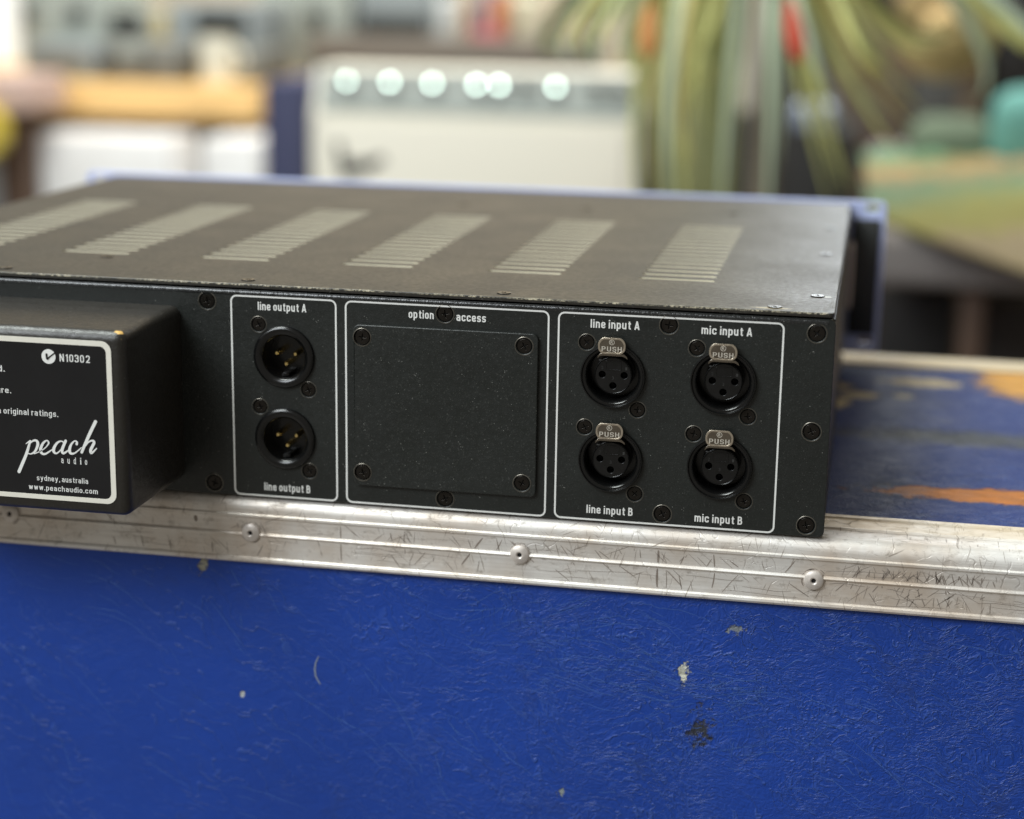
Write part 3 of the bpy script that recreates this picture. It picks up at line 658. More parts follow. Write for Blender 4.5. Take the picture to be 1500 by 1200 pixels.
def socket_parts(x, z):
    Z = 0.0125
    return [('socket_insert', ins, M['blackmatte'], (x, 0.0006, z)), ('key_frame', keyf, M['blackmatte'], (x, 0.0004, z)), ('insert_rim', lipr, M['black'], (x, 0.0006, z)), ('push_tab', tab, M['nickel'], (x - 0.0003, -0.0036, z + Z)), ('tab_highlight', tabglint, M['nickel_glint'], (x - 0.0003, -0.0037, z + Z)), ('tab_foot', foot, M['nickel'], (x - 0.0001, -0.0032, z + Z - 0.0038)),
            ('push_lettering', push, M['nickel_bright'], (x - 0.0003, -0.0036, z + Z)), ('round_mark', ringm, M['nickel_bright'], (x - 0.0003, -0.0037, z + Z + 0.0017)), ('mark_letter', rmark, M['nickel_bright'], (x - 0.0003, -0.0036, z + Z + 0.0017)),
            ('pin_number', digs[0], M['emboss'], (x - 0.0044, 0.0005, z + 0.0030)), ('pin_number', digs[1], M['emboss'], (x + 0.0052, 0.0005, z + 0.0030)), ('pin_number', digs[2], M['emboss'], (x, 0.0005, z - 0.0010)),
            ('latch_notch', notch, M['emboss'], (x - 0.0050, 0.0004, z + 0.0060))]
notch = box_me(0.0016, 0.0006, 0.0005, 0.0001)
srcs = None
for i, (x, z) in enumerate(conn['fe']):
    if srcs is None: f0 = put('female_socket', fem, M['black'], unit, (x, 0, z)); s0_ = f0
    else: f0 = inst('female_socket', s0_, unit, (x, 0, z))
    L = socket_parts(x, z)
    if srcs is None: srcs = [put(n_, me_, mt, f0, lc) for (n_, me_, mt, lc) in L]
    else:
        for so, (n_, me_, mt, lc) in zip(srcs, L): inst(n_, so, f0, lc)
# mains housing welded to the left of the rear panel
BX0, BX1, BY0, BY1, BZ0, BZ1 = -0.1700, -0.0448, -0.0581, -0.0001, 0.0060, 0.0803
hous = box('power_housing', BX0, BX1, BY0, BY1 + 0.004, BZ0, BZ1, M['box'], unit, 0.0042, 6)
LY = BY0
lb = put('label_plate', plate([rrect(-0.164, -0.0502, 0.0113, 0.0764, 0.0040)], 0.0002, 0), M['label'], hous, (0, LY - 0.0002, 0), label='black rating label with white border and the maker\'s script logo')
wd = 0.0021
put('label_border', plate([rrect(-0.164, -0.0502, 0.0113, 0.0764, 0.0040), rrect(-0.164 + wd, -0.0502 - wd, 0.0113 + wd - 0.0002, 0.0764 - wd, 0.0026)], 0.00012, 0), M['cream_print'], hous, (0, LY - 0.00033, 0))
LY2 = LY - 0.0002
def lt(s, x0, x1, base, cap, **k): letter('label_lettering', s, x0 / 1000, x1 / 1000, base / 1000, cap / 1000, LY2, M['print'], hous, weight=0.78)
lt('N10302', -71.5, -58.8, 67.45, 3.05, bold=0.030)
lt('d.', -97.6, -94.7, 62.06, 2.45, bold=0.030); lt('ure.', -98.6, -92.5, 53.5, 2.45, bold=0.030); lt('h original ratings.', -98.6, -73.2, 45.15, 2.45, bold=0.030)
lt('sydney, australia', -83.4, -61.9, 18.85, 2.2, bold=0.030); lt('www.peachaudio.com', -87.0, -58.0, 14.95, 2.2, bold=0.030)
for ch_, xc in zip('audio', (-72.3, -69.7, -67.1, -64.6, -62.4)): lt(ch_, xc - (0.45 if ch_ != 'i' else 0.2), xc + (0.45 if ch_ != 'i' else 0.2), 26.55, 2.75 if ch_ != 'x' else 2.6, bold=0.01)
# compliance disc with a tick cut out
put('compliance_disc', plate([circ(-0.07605, 0.06915, 0.00290, 36)], 0.0001, 0), M['print'], hous, (0, LY2 - 0.00012, 0))
def ribbon(pts, widths, Y, name, mat):
    # smooth Catmull-Rom ribbon with round ends, slightly raised
    P = [Vector((x / 1000, z / 1000)) for x, z in pts]; Q, Wd = [], []
    n = 7
    for i in range(len(P) - 1):
        p0 = P[max(i - 1, 0)]; p1 = P[i]; p2 = P[i + 1]; p3 = P[min(i + 2, len(P) - 1)]
        for k in range(n + (i == len(P) - 2)):
            t = k / n
            Q.append(0.5 * ((2 * p1) + (p2 - p0) * t + (2 * p0 - 5 * p1 + 4 * p2 - p3) * t * t + (3 * p1 - p0 - 3 * p2 + p3) * t ** 3))
            Wd.append((widths[i] * (1 - t) + widths[i + 1] * t) / 1000)
    vs, fs = [], []
    for i, q in enumerate(Q):
        d = (Q[min(i + 1, len(Q) - 1)] - Q[max(i - 1, 0)]).normalized(); nn = Vector((-d.y, d.x)) * Wd[i] / 2
        vs += [(q.x + nn.x, Y, q.y + nn.y), (q.x - nn.x, Y, q.y - nn.y)]
        if i: fs.append((2 * i - 2, 2 * i, 2 * i + 1, 2 * i - 1))
    for q, wv in ((Q[0], Wd[0]), (Q[-1], Wd[-1])):
        s_ = len(vs)
        for (x, z) in circ(q.x, q.y, wv / 2, 12): vs.append((x, Y - 0.00001, z))
        fs.append(tuple(range(s_, s_ + 12)))
    me = bpy.data.meshes.new('rb'); me.from_pydata(vs, [], fs)
    bm = bmesh.new(); bm.from_mesh(me)
    for f in bm.faces:
        f.normal_update()
        if f.normal.y > 0: f.normal_flip()
    bm.to_mesh(me); bm.free()
    return put(name, me, mat, hous)
ribbon([(-76.81, 70.0), (-76.75, 69.0), (-76.5, 68.2), (-75.6, 69.0), (-73.4, 70.7)], [0.9, 0.85, 0.8, 0.6, 0.5], LY2 - 0.00025, 'compliance_tick', M['label'])
ST = [([(-87.28, 33.47), (-86.38, 34.19), (-85.37, 34.75)], [.25, .5, .8]),
      ([(-85.37, 34.75), (-87.18, 29.64), (-88.98, 25.76), (-90.79, 21.95)], [.9, 1.2, 1.3, 1.35]),
      ([(-86.63, 31.3), (-85.3, 34.0), (-83.6, 35.15), (-82.45, 34.8), (-82.3, 33.3), (-83.53, 30.75), (-85.33, 29.55), (-86.9, 29.8)], [.4, .5, .8, 1.1, 1.2, .9, .5, .4]),
      ([(-83.9, 29.7), (-81.13, 31.0), (-78.88, 32.7), (-77.6, 34.5), (-78.36, 35.45), (-79.91, 34.3), (-81.11, 31.9), (-80.84, 30.3), (-79.26, 29.95), (-76.14, 32.0)], [.35, .4, .4, .7, .5, .9, 1.25, 1.1, .8, .4]),
      ([(-70.83, 34.9), (-72.32, 35.6), (-74.07, 34.7), (-75.5, 32.5), (-75.5, 30.95), (-74.28, 30.6), (-72.46, 32.3), (-70.82, 34.8)], [.5, .5, .9, 1.25, 1.1, .6, .4, .4]),
      ([(-70.39, 35.85), (-72.05, 32.1), (-71.49, 30.75), (-69.05, 32.4)], [1.1, 1.2, .9, .4]),
      ([(-65.8, 34.9), (-65.7, 35.8), (-66.74, 36.0), (-68.2, 34.4), (-68.9, 32.3), (-68.5, 31.0), (-66.74, 31.2), (-63.86, 33.6)], [1.1, .7, .5, .9, 1.25, 1.1, .6, .35]),
      ([(-57.56, 44.41), (-60.66, 38.46), (-63.82, 31.72)], [1.35, 1.3, 1.1]),
      ([(-63.45, 32.5), (-60.99, 35.8), (-59.24, 36.7), (-58.52, 35.9), (-60.04, 32.9), (-59.68, 31.7), (-57.54, 33.7)], [.4, .5, .8, 1.15, 1.2, .9, .4])]
for k, (p, ws) in enumerate(ST): ribbon(p, ws, LY2 - 0.00015 - 0.00004 * k, 'logo_stroke', M['print'])
# front panel seen from behind: blue, with rack slots, and the dark backing plates of the ears
FP = [rrect(-0.2413, 0.2413, 0.0052, 0.0919, 0.0030)]
for sx in (-1, 1):
    for z in (0.0885, 0.0118):
        cx_ = sx * 0.2340; FP.append(rrect(cx_ - 0.0045, cx_ + 0.0045, z - 0.0024, z + 0.0024, 0.0023))
fp = put('front_panel', plate(FP, 0.0032, 0.0004), M['bluepanel'], unit, (0, D + 0.0004, 0), label='lavender blue front plate with rack slots, its ear showing past the right side')
for sx in (-1, 1):
    xa, xb = sorted((sx * 0.2235, sx * 0.2388))
    box('ear_backing', xa, xb, D - 0.0014, D + 0.0001, 0.0158, 0.0822, M['ear'], unit, 0.0005)
M['beige'] = plain('beige_sticker', (0.60, 0.50, 0.43), 0.6)
box('side_bracket', W + 0.0001, W + 0.0030, 0.318, 0.345, 0.0357, 0.0700, M['beige'], unit, 0.0005, label='pale beige strip fixed to the right side wall')

# ------------------------------------------------------------------ the room behind, far out of focus
M['floor'] = plain('grey_floor', (0.16, 0.14, 0.12), 0.6, 0, 0.2, 5)
M['wall'] = plain('painted_wall', (0.52, 0.45, 0.34), 0.8, 0, 0.06, 3)
FZ = -0.55
box('floor', -4, 4, -1.6, 4.7, FZ - 0.05, FZ, M['floor'], kind='structure')
box('wall', -4, 4, 4.7, 4.8, FZ, 2.6, M['wall'], kind='structure')
def c_(name, col, rough=0.6, metal=0, var=0.1, sc=14): return plain(name, col, rough, metal, var, sc)
def rbox(name, px0, px1, py0, py1, Y, dep, mat, parent=None, bev=0.004, bottom=None, label=None):
    """a solid box whose front face fills the given patch of the photograph at distance Y"""
    p = at((px0 + px1) / 2, py0, Y); q = at((px0 + px1) / 2, py1, Y)
    x0 = at(px0, (py0 + py1) / 2, Y).x; x1 = at(px1, (py0 + py1) / 2, Y).x
    z0 = q.z if bottom is None else bottom
    return box(name, x0, x1, Y, Y + dep, z0, p.z, mat, parent, bev, 2, label=label)

# workbench on the left
M['pine'] = c_('pine_wood', (0.78, 0.50, 0.20), 0.5); M['brown'] = c_('dark_brown_wood', (0.09, 0.05, 0.03)); M['white'] = c_('white_card', (0.78, 0.78, 0.78))
YB = 2.9
pz = at(200, 122, YB).z
bench = thing('workbench', 'wooden workbench with thick pale pine top at the far left', 'workbench', (-1.5, YB + 0.3, FZ))
zb_ = at(200, 172, YB).z; xr = at(376, 150, YB).x
box('bench_top', -2.6, xr, YB, YB + 0.65, zb_, pz, M['pine'], bench, 0.004)
for (pxa, pxb) in ((256, 290),):
    rbox('leg', pxa, pxb, 172, 200, YB + 0.03, 0.06, M['brown'], bench, 0.003, FZ)
xl = at(28, 180, YB).x
box('leg', xl - 0.05, xl, YB + 0.03, YB + 0.09, FZ, zb_ - 0.0005, M['brown'], bench, 0.003)
box('bench_shade', -2.55, xr - 0.02, YB + 0.12, YB + 0.15, zb_ - 0.05, zb_ - 0.0005, M['brown'], bench, 0.003)  # dark strip standing in for the shade below the bench top
def carton(px0, px1, py0, Y, label):
    o = rbox('storage_box', px0, px1, py0, 300, Y - 0.33, 0.3, M['white'], None, 0.006, FZ); z = o.location
    return tag(o, label, 'box')
carton(45, 250, 200, YB + 0.2, 'wide white storage box under the workbench, left of its dark leg')
carton(295, 378, 205, YB + 0.2, 'narrower white storage box under the workbench, right of its dark leg')
M['greygear'] = c_('pale_grey_enamel', (0.33, 0.36, 0.33)); M['dkgear'] = c_('black_plastic', (0.02, 0.022, 0.02)); M['midgrey'] = c_('mid_grey_enamel', (0.20, 0.20, 0.18))
def gear(name, label, cat, px0, px1, py0, py1, Y, mat, dark=(), dep=0.25, bottom=None):
    p = at((px0 + px1) / 2, py1, Y)
    t = thing(name, label, cat, (p.x, Y, p.z if bottom is None else bottom))
    rbox('casing', px0, px1, py0, py1, Y, dep, mat, t, 0.006, bottom)
    for (a, b_, c__, d, m_, nm) in dark: rbox(nm, a, b_, c__, d, Y - 0.012, 0.0118, m_, t, 0.002)
    return t
K = M['dkgear']; M['straw'] = c_('ochre_card', (0.42, 0.34, 0.17)); M['steel'] = c_('blue_grey_steel', (0.24, 0.27, 0.28))
gear('bench_amplifier', 'large pale grey bench instrument at the left end of the workbench', 'instrument', 28, 150, -60, 60, YB + 0.15, M['greygear'], [(32, 45, 5, 35, K, 'knob'), (100, 122, 8, 30, K, 'knob')], bottom=pz)
gear('test_instrument', 'grey metal instrument with a dark slanted front low on the workbench', 'instrument', 38, 142, 62, 110, YB + 0.05, M['steel'], [(45, 120, 72, 92, M['midgrey'], 'front_strip')], bottom=pz)
gear('cassette_deck', 'pale grey unit with a black window on the workbench', 'tape deck', 152, 212, 12, 62, YB + 0.15, M['greygear'], [(160, 208, 18, 48, K, 'window')], bottom=pz)
gear('ochre_binder', 'ochre brown box standing between two black fronted units', 'box', 213, 242, 20, 60, YB + 0.2, M['straw'], bottom=pz)
gear('radio', 'wide grey radio with dark round controls standing low on the workbench', 'radio', 150, 275, 62, 108, YB + 0.04, M['midgrey'], [(150, 165, 80, 98, K, 'knob'), (210, 225, 85, 100, K, 'knob'), (258, 272, 80, 100, K, 'knob'), (172, 205, 68, 84, M['greygear'], 'panel')], bottom=pz)
gear('tape_recorder', 'grey recorder with a wide black front on the workbench, behind the white mug', 'tape recorder', 246, 372, 5, 60, YB + 0.15, M['steel'], [(285, 358, 16, 48, K, 'window')], bottom=pz)
gear('grey_amplifier', 'tall pale grey cabinet right of the workbench recorder', 'cabinet', 376, 452, -60, 60, YB + 0.5, M['greygear'], [], bottom=FZ)
# mug
pm = at(318, 108, YB + 0.06)
mug = thing('mug', 'cream white mug at the right end of the workbench', 'mug', (pm.x, pm.y, pz))
mr = 0.036; mh = at(318, 54, YB + 0.06).z - pz
put('mug_body', lathe([(0, 0), (mr * 0.9, 0), (mr, 0.01), (mr, mh), (mr - 0.004, mh), (mr - 0.005, 0.01), (0, 0.008)], 28, 'z'), c_('cream_ceramic', (0.80, 0.78, 0.66), 0.3), mug, (pm.x, pm.y, pz))
bmh = bmesh.new()
me = bpy.data.meshes.new('h')
vs, fs = [], []
for i in range(13):
    a = R(-90 + 180 * i / 12); cx_, cz_ = mr + 0.022 * math.cos(a), mh / 2 + 0.026 * math.sin(a)
    for k in range(8):
        q = 2 * math.pi * k / 8; rr = 0.005 * math.cos(q)
        vs.append((cx_ + rr * math.cos(a), 0.006 * math.sin(q), cz_ + rr * math.sin(a)))
for i in range(12):
    for k in range(8): fs.append((i * 8 + k, i * 8 + (k + 1) % 8, i * 8 + 8 + (k + 1) % 8, i * 8 + 8 + k))
bmh.free(); me.from_pydata(vs, [], fs); finish(me, 60)
put('handle', me, c_('cream_ceramic_handle', (0.80, 0.78, 0.66), 0.3), mug, (pm.x, pm.y, pz))
gear('grey_box', 'low brownish grey box beside the mug on the bench end', 'box', 350, 374, 72, 112, YB + 0.06, M['midgrey'], bottom=pz)
# yellow tape roll hanging at the far left
py_ = at(8, 188, 2.7)
rr_ = 0.052
M['yellow'] = c_('yellow_tape', (0.62, 0.48, 0.06), 0.4)
pk = rbox('pink_box', -60, 32, 112, 165, 2.62, 0.2, c_('pink_card', (0.58, 0.42, 0.37)), None, 0.006)
st_ = thing('side_stand', 'pale pink topped stand at the far left edge of the photo', 'stand', (pk.location.x, 2.72, FZ)); pk.parent = st_; pk.location = pk.location - st_.location; pk.name = 'stand_head'
zt = wloc(pk).z - (at(0, 112, 2.62).z - at(0, 165, 2.62).z) / 2
box('stand_post', wloc(pk).x - 0.03, wloc(pk).x + 0.03, 2.70, 2.76, FZ, zt - 0.0005, M['brown'], st_, 0.003)
tr = put('tape_roll', lathe([(rr_ * 0.5, -0.02), (rr_, -0.02), (rr_, 0.02), (rr_ * 0.5, 0.02), (rr_ * 0.5, -0.02)], 32), M['yellow'], None, (py_.x, 2.60, py_.z))
tag(tr, 'roll of yellow tape at the left edge, below the workbench top', 'tape roll')
col = rbox('curtain', -120, 18, -60, 112, 3.5, 0.05, c_('white_cloth', (0.72, 0.78, 0.82)), None, 0.01, FZ); tag(col, 'bright white curtain strip at the far left edge', 'curtain')
# navy speaker cabinet
navy = rbox('speaker_cabinet', 384, 446, 118, 260, 2.25, 0.35, c_('navy_cloth', (0.040, 0.045, 0.105), 0.7), None, 0.012, FZ)
tag(navy, 'narrow navy blue cabinet between the workbench and the cream amplifier', 'cabinet')

# combo amplifier
YA = 2.0
xa, xb = at(455, 120, YA).x, at(940, 120, YA).x; za = at(700, 106, YA).z; zk = at(700, 172, YA).z; zg = at(700, 178, YA).z
amp = thing('guitar_amplifier', 'cream guitar amplifier with a silver control panel and a row of shining knobs', 'guitar amplifier', ((xa + xb) / 2, YA + 0.12, FZ))
M['tolex'] = c_('cream_tolex', (0.84, 0.80, 0.69), 0.6); M['grille'] = c_('pale_grille_cloth', (0.86, 0.81, 0.70), 0.8, 0, 0.05, 200)
M['silver'] = c_('brushed_silver_panel', (0.27, 0.29, 0.27), 0.6, 0.3, 0.08)
M['chrome'] = plain('chrome_cap', (0.55, 0.66, 0.60), 0.14, 1.0, 0.02)
prof3 = [(YA + 0.029, za), (YA + 0.15, za), (YA + 0.24, FZ + 0.02), (YA, FZ + 0.02), (YA, zk), (YA + 0.004, zk + 0.002)]
put('cabinet', extrude_x([(y, z) for y, z in prof3], xa, xb), M['tolex'], amp)
box('grille_cloth', xa + 0.02, xb - 0.02, YA - 0.006, YA - 0.0003, FZ + 0.06, zg - 0.004, M['grille'], amp, 0.002)
sl = Vector((0, 0.029, za - zk)); sn = Vector((0, -(za - zk), 0.029)).normalized()
def on_slope(x, f, h): return Vector((x, YA + 0.029 * f, zk + (za - zk) * f)) + sn * h
p0_ = [on_slope(xa + 0.012, 0.06, 0.0025), on_slope(xb - 0.012, 0.06, 0.0025), on_slope(xb - 0.012, 0.95, 0.0025), on_slope(xa + 0.012, 0.95, 0.0025)]
p1_ = [v - sn * 0.0022 for v in p0_]
me = bpy.data.meshes.new('cp'); me.from_pydata([tuple(v) for v in p0_ + p1_], [], [(0, 1, 2, 3), (7, 6, 5, 4), (0, 4, 5, 1), (1, 5, 6, 2), (2, 6, 7, 3), (3, 7, 4, 0)])
put('control_panel', me, M['silver'], amp)
for s_ in (xa + 0.05, xb - 0.05): box('foot', s_ - 0.02, s_ + 0.02, YA + 0.04, YA + 0.22, FZ, FZ + 0.0198, K, amp, 0.002)
kn = lathe([(0.013, 0), (0.012, -0.010), (0.0085, -0.012), (0.008, -0.016)], 24)
kcap = lathe([(0.0044, -0.0155), (0.0042, -0.0165), (0, -0.01655)], 24)
M['knob'] = c_('grey_knob_skirt', (0.30, 0.31, 0.29), 0.4)
kq = Vector((0, -1, 0)).rotation_difference(sn).to_euler()
for pxk in (508, 571, 633, 698, 731, 768, 814, 872, 905):
    xk = at(pxk, 130, YA).x; L_ = on_slope(xk, 0.62, 0.0026)
    ko = put('knob', kn if pxk == 508 else kn.copy(), M['knob'] if pxk == 508 else [], amp, L_); ko.rotation_euler = kq
    if pxk not in (768, 872, 905):
        kc = bpy.data.objects.new('knob_cap', kcap if pxk == 508 else kcap.copy()); COL.objects.link(kc); kc.parent = ko
        if pxk == 508: kc.data.materials.append(M['chrome'])
# script badge on the grille: dark cursive strokes
bm = bmesh.new()
bx, bz = at(495, 245, YA).x, at(495, 245, YA).z
def bstroke(pts, wd):
    pv = None
    for i, (x, z) in enumerate(pts):
        j = min(i + 1, len(pts) - 1); k = max(i - 1, 0); dx, dz = pts[j][0] - pts[k][0], pts[j][1] - pts[k][1]; L = math.hypot(dx, dz)
        a = bm.verts.new((bx + x - dz / L * wd / 2, YA - 0.0085, bz + z + dx / L * wd / 2)); b2 = bm.verts.new((bx + x + dz / L * wd / 2, YA - 0.0085, bz + z - dx / L * wd / 2))
        if pv: bm.faces.new((pv[0], a, b2, pv[1]))
        pv = (a, b2)
bstroke([(0.002, 0.040), (0.006, 0.020), (0.010, -0.004), (0.016, -0.014)], 0.012)
bstroke([(0.004, 0.010), (0.020, 0.004), (0.034, 0.008), (0.046, 0.006), (0.060, 0.012), (0.076, 0.016)], 0.012)
bstroke([(0.010, -0.008), (0.028, -0.004), (0.045, 0.0), (0.062, 0.008)], 0.010)
r_ = bmesh.ops.extrude_face_region(bm, geom=bm.faces[:]); bmesh.ops.translate(bm, vec=(0, 0.002, 0), verts=[e for e in r_['geom'] if isinstance(e, bmesh.types.BMVert)])
bmesh.ops.recalc_face_normals(bm, faces=bm.faces); me = bpy.data.meshes.new('badge'); bm.to_mesh(me); bm.free()
put('badge', me, K, amp)

# shelf behind the amplifier
YS = 3.3
sh = thing('wall_shelf', 'brown shelf unit behind the cream amplifier', 'shelf', (at(640, 60, YS).x, YS + 0.2, FZ))
M['shelf'] = c_('grey_brown_wood', (0.17, 0.145, 0.12))
sx0, sx1 = at(452, 60, YS).x, at(850, 60, YS).x; szt = at(650, 56, YS).z; szb = at(650, 92, YS).z
box('shelf_board', sx0, sx1, YS, YS + 0.4, szb, szt, M['shelf'], sh, 0.003)
for x in (sx0 + 0.02, sx1 - 0.02): box('side_panel', x - 0.018, x + 0.018, YS + 0.02, YS + 0.38, FZ, szb - 0.0005, M['shelf'], sh, 0.002)
box('back_panel', sx0 + 0.04, sx1 - 0.04, YS + 0.36, YS + 0.375, FZ, szb - 0.001, M['shelf'], sh, 0.002)
gear('cd_player', 'pale grey player with a small dark dial at the left end of the shelf', 'player', 440, 512, -60, 56, YS + 0.06, M['greygear'], [(450, 474, 14, 36, K, 'dial')], bottom=szt)
gear('amplifier_head', 'grey unit with a long black opening on the shelf above the amplifier', 'amplifier head', 522, 632, -60, 56, YS + 0.06, M['steel'], [(528, 626, 24, 48, K, 'opening')], bottom=szt)
def cyl(name, label, cat, pxc, py0, py1, Y, rpx, mat, bottom=None):
    p = at(pxc, py1, Y); r = rpx / FPX * (Y + 0.7); z0 = p.z if bottom is None else bottom; h = at(pxc, py0, Y).z - z0
    o = put(name, lathe([(0, 0), (r * 0.92, 0), (r, h * 0.04), (r, h * 0.80), (r * 0.75, h * 0.88), (r * 0.75, h), (0, h)], 24, 'z'), mat, None, (p.x, Y, z0)); return tag(o, label, cat)
cyl('jar', 'white round jar on the shelf right of the black opening', 'jar', 653, -10, 56, YS + 0.1, 18, c_('white_glaze', (0.55, 0.58, 0.58), 0.3), szt)
for i, (a, b_, c__, colr, lab) in enumerate(((684, 698, 5, (0.20, 0.09, 0.06), 'maroon book next to the white jar on the shelf'), (700, 716, -20, (0.20, 0.18, 0.24), 'grey violet book between a maroon and an orange one'), (718, 738, -10, (0.48, 0.20, 0.09), 'orange book at the right of the three books'))):
    o = rbox('book', a, b_, c__, 56, YS + 0.05, 0.16, c_('book_cloth_%s' % ('maroon', 'violet', 'orange')[i], colr), None, 0.002, szt); tag(o, lab, 'book', 'books on the shelf')
o = rbox('red_box', 690, 735, 44, 56, YS - 0.0, 0.045, c_('red_pink_card', (0.45, 0.12, 0.14)), None, 0.002, szt + 0.0005); tag(o, 'small red box lying before the books on the shelf', 'box')
cyl('cream_pot', 'cream pot on the shelf left of the plant leaves', 'pot', 768, -14, 56, YS + 0.12, 20, c_('cream_glaze', (0.60, 0.58, 0.44), 0.4), szt)
cyl('pale_tin', 'small brownish pink tin near the right end of the shelf', 'tin', 806, 30, 56, YS + 0.05, 14, c_('pink_tin', (0.38, 0.32, 0.28), 0.4), szt)

# dark cupboard and things behind the plant
YD = 3.0
cup = thing('dark_cupboard', 'dark brown cupboard behind the plant leaves', 'cupboard', (at(1150, 100, YD).x, YD + 0.25, FZ))
M['dkbrown'] = c_('dark_brown_cloth', (0.075, 0.052, 0.040), 0.8); M['olive'] = c_('olive_board', (0.17, 0.18, 0.08), 0.8)
cx0, cx1 = at(905, 100, YD).x, at(1450, 100, YD).x
box('carcass', cx0, cx1, YD + 0.02, YD + 0.5, FZ, 0.27, M['olive'], cup, 0.004)
for a, b_, m_ in ((910, 1080, M['olive']), (1083, 1210, c_('black_door', (0.02, 0.018, 0.016))), (1213, 1335, M['dkbrown']), (1338, 1448, c_('charcoal_door', (0.045, 0.045, 0.042)))):
    xa_, xb_ = at(a, 100, YD).x, at(b_, 100, YD).x; box('door', xa_, xb_, YD, YD + 0.0198, FZ + 0.02, 0.26, m_, cup, 0.003)
def blackbox(name, lab, cat, a, b_, c__, Y, dep, mat): return tag(rbox(name, a, b_, c__, 290, Y, dep, mat, None, 0.006, FZ), lab, cat)
bk = c_('black_cloth', (0.012, 0.011, 0.011), 0.7)
blackbox('black_speaker', 'narrow black speaker standing behind the middle leaves', 'speaker', 1085, 1122, 168, 2.3, 0.25, bk)
blackbox('black_subwoofer', 'wide black speaker standing behind the right leaves', 'speaker', 1152, 1250, 192, 2.3, 0.3, bk)
zz = at(1200, 192, 2.3).z
o = rbox('blue_tray', 1160, 1222, 158, 192, 2.32, 0.2, c_('pale_blue_plastic', (0.30, 0.35, 0.46)), None, 0.004, zz + 0.0005); tag(o, 'pale blue grey tray lying on the wide black speaker', 'tray')
# pale upright board and red ornament, orange bottle, seen between the leaves
o = rbox('pale_board', 1088, 1130, -60, 165, 2.5, 0.03, c_('pale_cream_board', (0.62, 0.58, 0.50)), None, 0.003); 
tag(o, 'pale cream upright board behind the middle of the plant', 'board')
o.location.z -= 0.0; 
sp_ = at(1109, 165, 2.5)
t_ = thing('board_stand', 'dark stand carrying the pale upright board', 'stand', (sp_.x, 2.5, FZ)); box('post', sp_.x - 0.012, sp_.x + 0.012, 2.5, 2.53, FZ, sp_.z - 0.001, bk, t_, 0.002); box('stand_base', sp_.x - 0.10, sp_.x + 0.10, 2.42, 2.60, FZ, FZ + 0.015, bk, t_, 0.003)
t_.children[0].location.z -= 0.0
# hanging red paper ornament
def ellipsoid(name, px, py, Y, rx, rz, mat, ang, label, cat):
    bm = bmesh.new(); bmesh.ops.create_uvsphere(bm, u_segments=20, v_segments=12, radius=1)
    for v in bm.verts:
        tp = 1 - 0.28 * v.co.z; v.co = Vector((v.co.x * rx * tp, v.co.y * rx * 0.7 * tp, v.co.z * rz))
    bmesh.ops.rotate(bm, cent=(0, 0, 0), matrix=Matrix.Rotation(R(ang), 3, 'Y'), verts=bm.verts)
    me = bpy.data.meshes.new(name); bm.to_mesh(me); bm.free(); finish(me, 60); return tag(put(name, me, mat, None, at(px, py, Y)), label, cat)
ellipsoid('red_ornament', 1163, 44, 1.12, 0.009, 0.032, c_('red_lacquer', (0.62, 0.09, 0.05), 0.5), -12, 'red drop shaped ornament hanging among the plant leaves', 'ornament')
ellipsoid('orange_ornament', 951, 46, 1.12, 0.010, 0.028, c_('orange_glaze', (0.60, 0.26, 0.08), 0.5), 0, 'orange drop shaped ornament hanging just right of the amplifier top', 'ornament')
# plant: long strap leaves arching down from a crown above the frame
YP = 1.45
crown = at(1120, -300, YP)
plant = thing('strap_leaf_plant', 'tall pot plant with long drooping green strap leaves right of the amplifier', 'plant', (crown.x, YP, FZ))
def leafmat(name, c): 
    t = NT(name); P = t.pos(); f = t.noise(t.scaled(P, (60, 60, 4)), 1, 3)
    cc = t.mix(t.ramp(f, (0.3, 0.7, 0, 1)), tuple(x * 0.75 for x in c), tuple(x * 1.25 for x in c))
    t.setp(cc, 0.45, 0, spec=0.5); t.b.inputs['Transmission Weight'].default_value = 0.0
    return t.m
LM = [leafmat('grey_green_leaf', (0.40, 0.47, 0.33)), leafmat('olive_leaf', (0.50, 0.50, 0.18)), leafmat('deep_green_leaf', (0.055, 0.10, 0.022)), leafmat('yellowed_leaf', (0.55, 0.46, 0.16))]
def leaf(px_top, px_end, py_end, wpx, m, Y, dY=0.0):
    a = crown + Vector((0, Y - YP, 0)) * 0.2; mid = at(px_top, 0, Y); e = at(px_end, py_end, Y + dY)
    ctrl = mid * 2 - (a + e) * 0.5
    vs, fs = [], []; n = 16; wd = 0.50 * wpx / FPX * (Y + 0.69)
    for i in range(n + 1):
        t = i / n; p = a * (1 - t) ** 2 + ctrl * 2 * t * (1 - t) + e * t * t
        prof_ = min(1, 0.45 + 1.6 * t) * (1 - max(0, (t - 0.35) / 0.65) ** 1.5)
        hw = wd / 2 * max(prof_, 0.04)
        d = ((ctrl - a) * (1 - t) + (e - ctrl) * t).normalized(); sd = d.cross(Vector((0, 1, 0))).normalized()
        for k, f in enumerate((-1, 0, 1)):
            q = p + sd * hw * f + Vector((0, -hw * 0.35 * (1 - abs(f)), 0)); vs.append(tuple(q))
    for i in range(n):
        for k in range(2): fs.append((i * 3 + k, i * 3 + k + 1, i * 3 + k + 4, i * 3 + k + 3))
    me = bpy.data.meshes.new('leaf'); me.from_pydata(vs, [], fs); finish(me, 80)
    o = put('leaf', me, LM[m], plant)
    sm = o.modifiers.new('thickness', 'SOLIDIFY'); sm.thickness = 0.0012
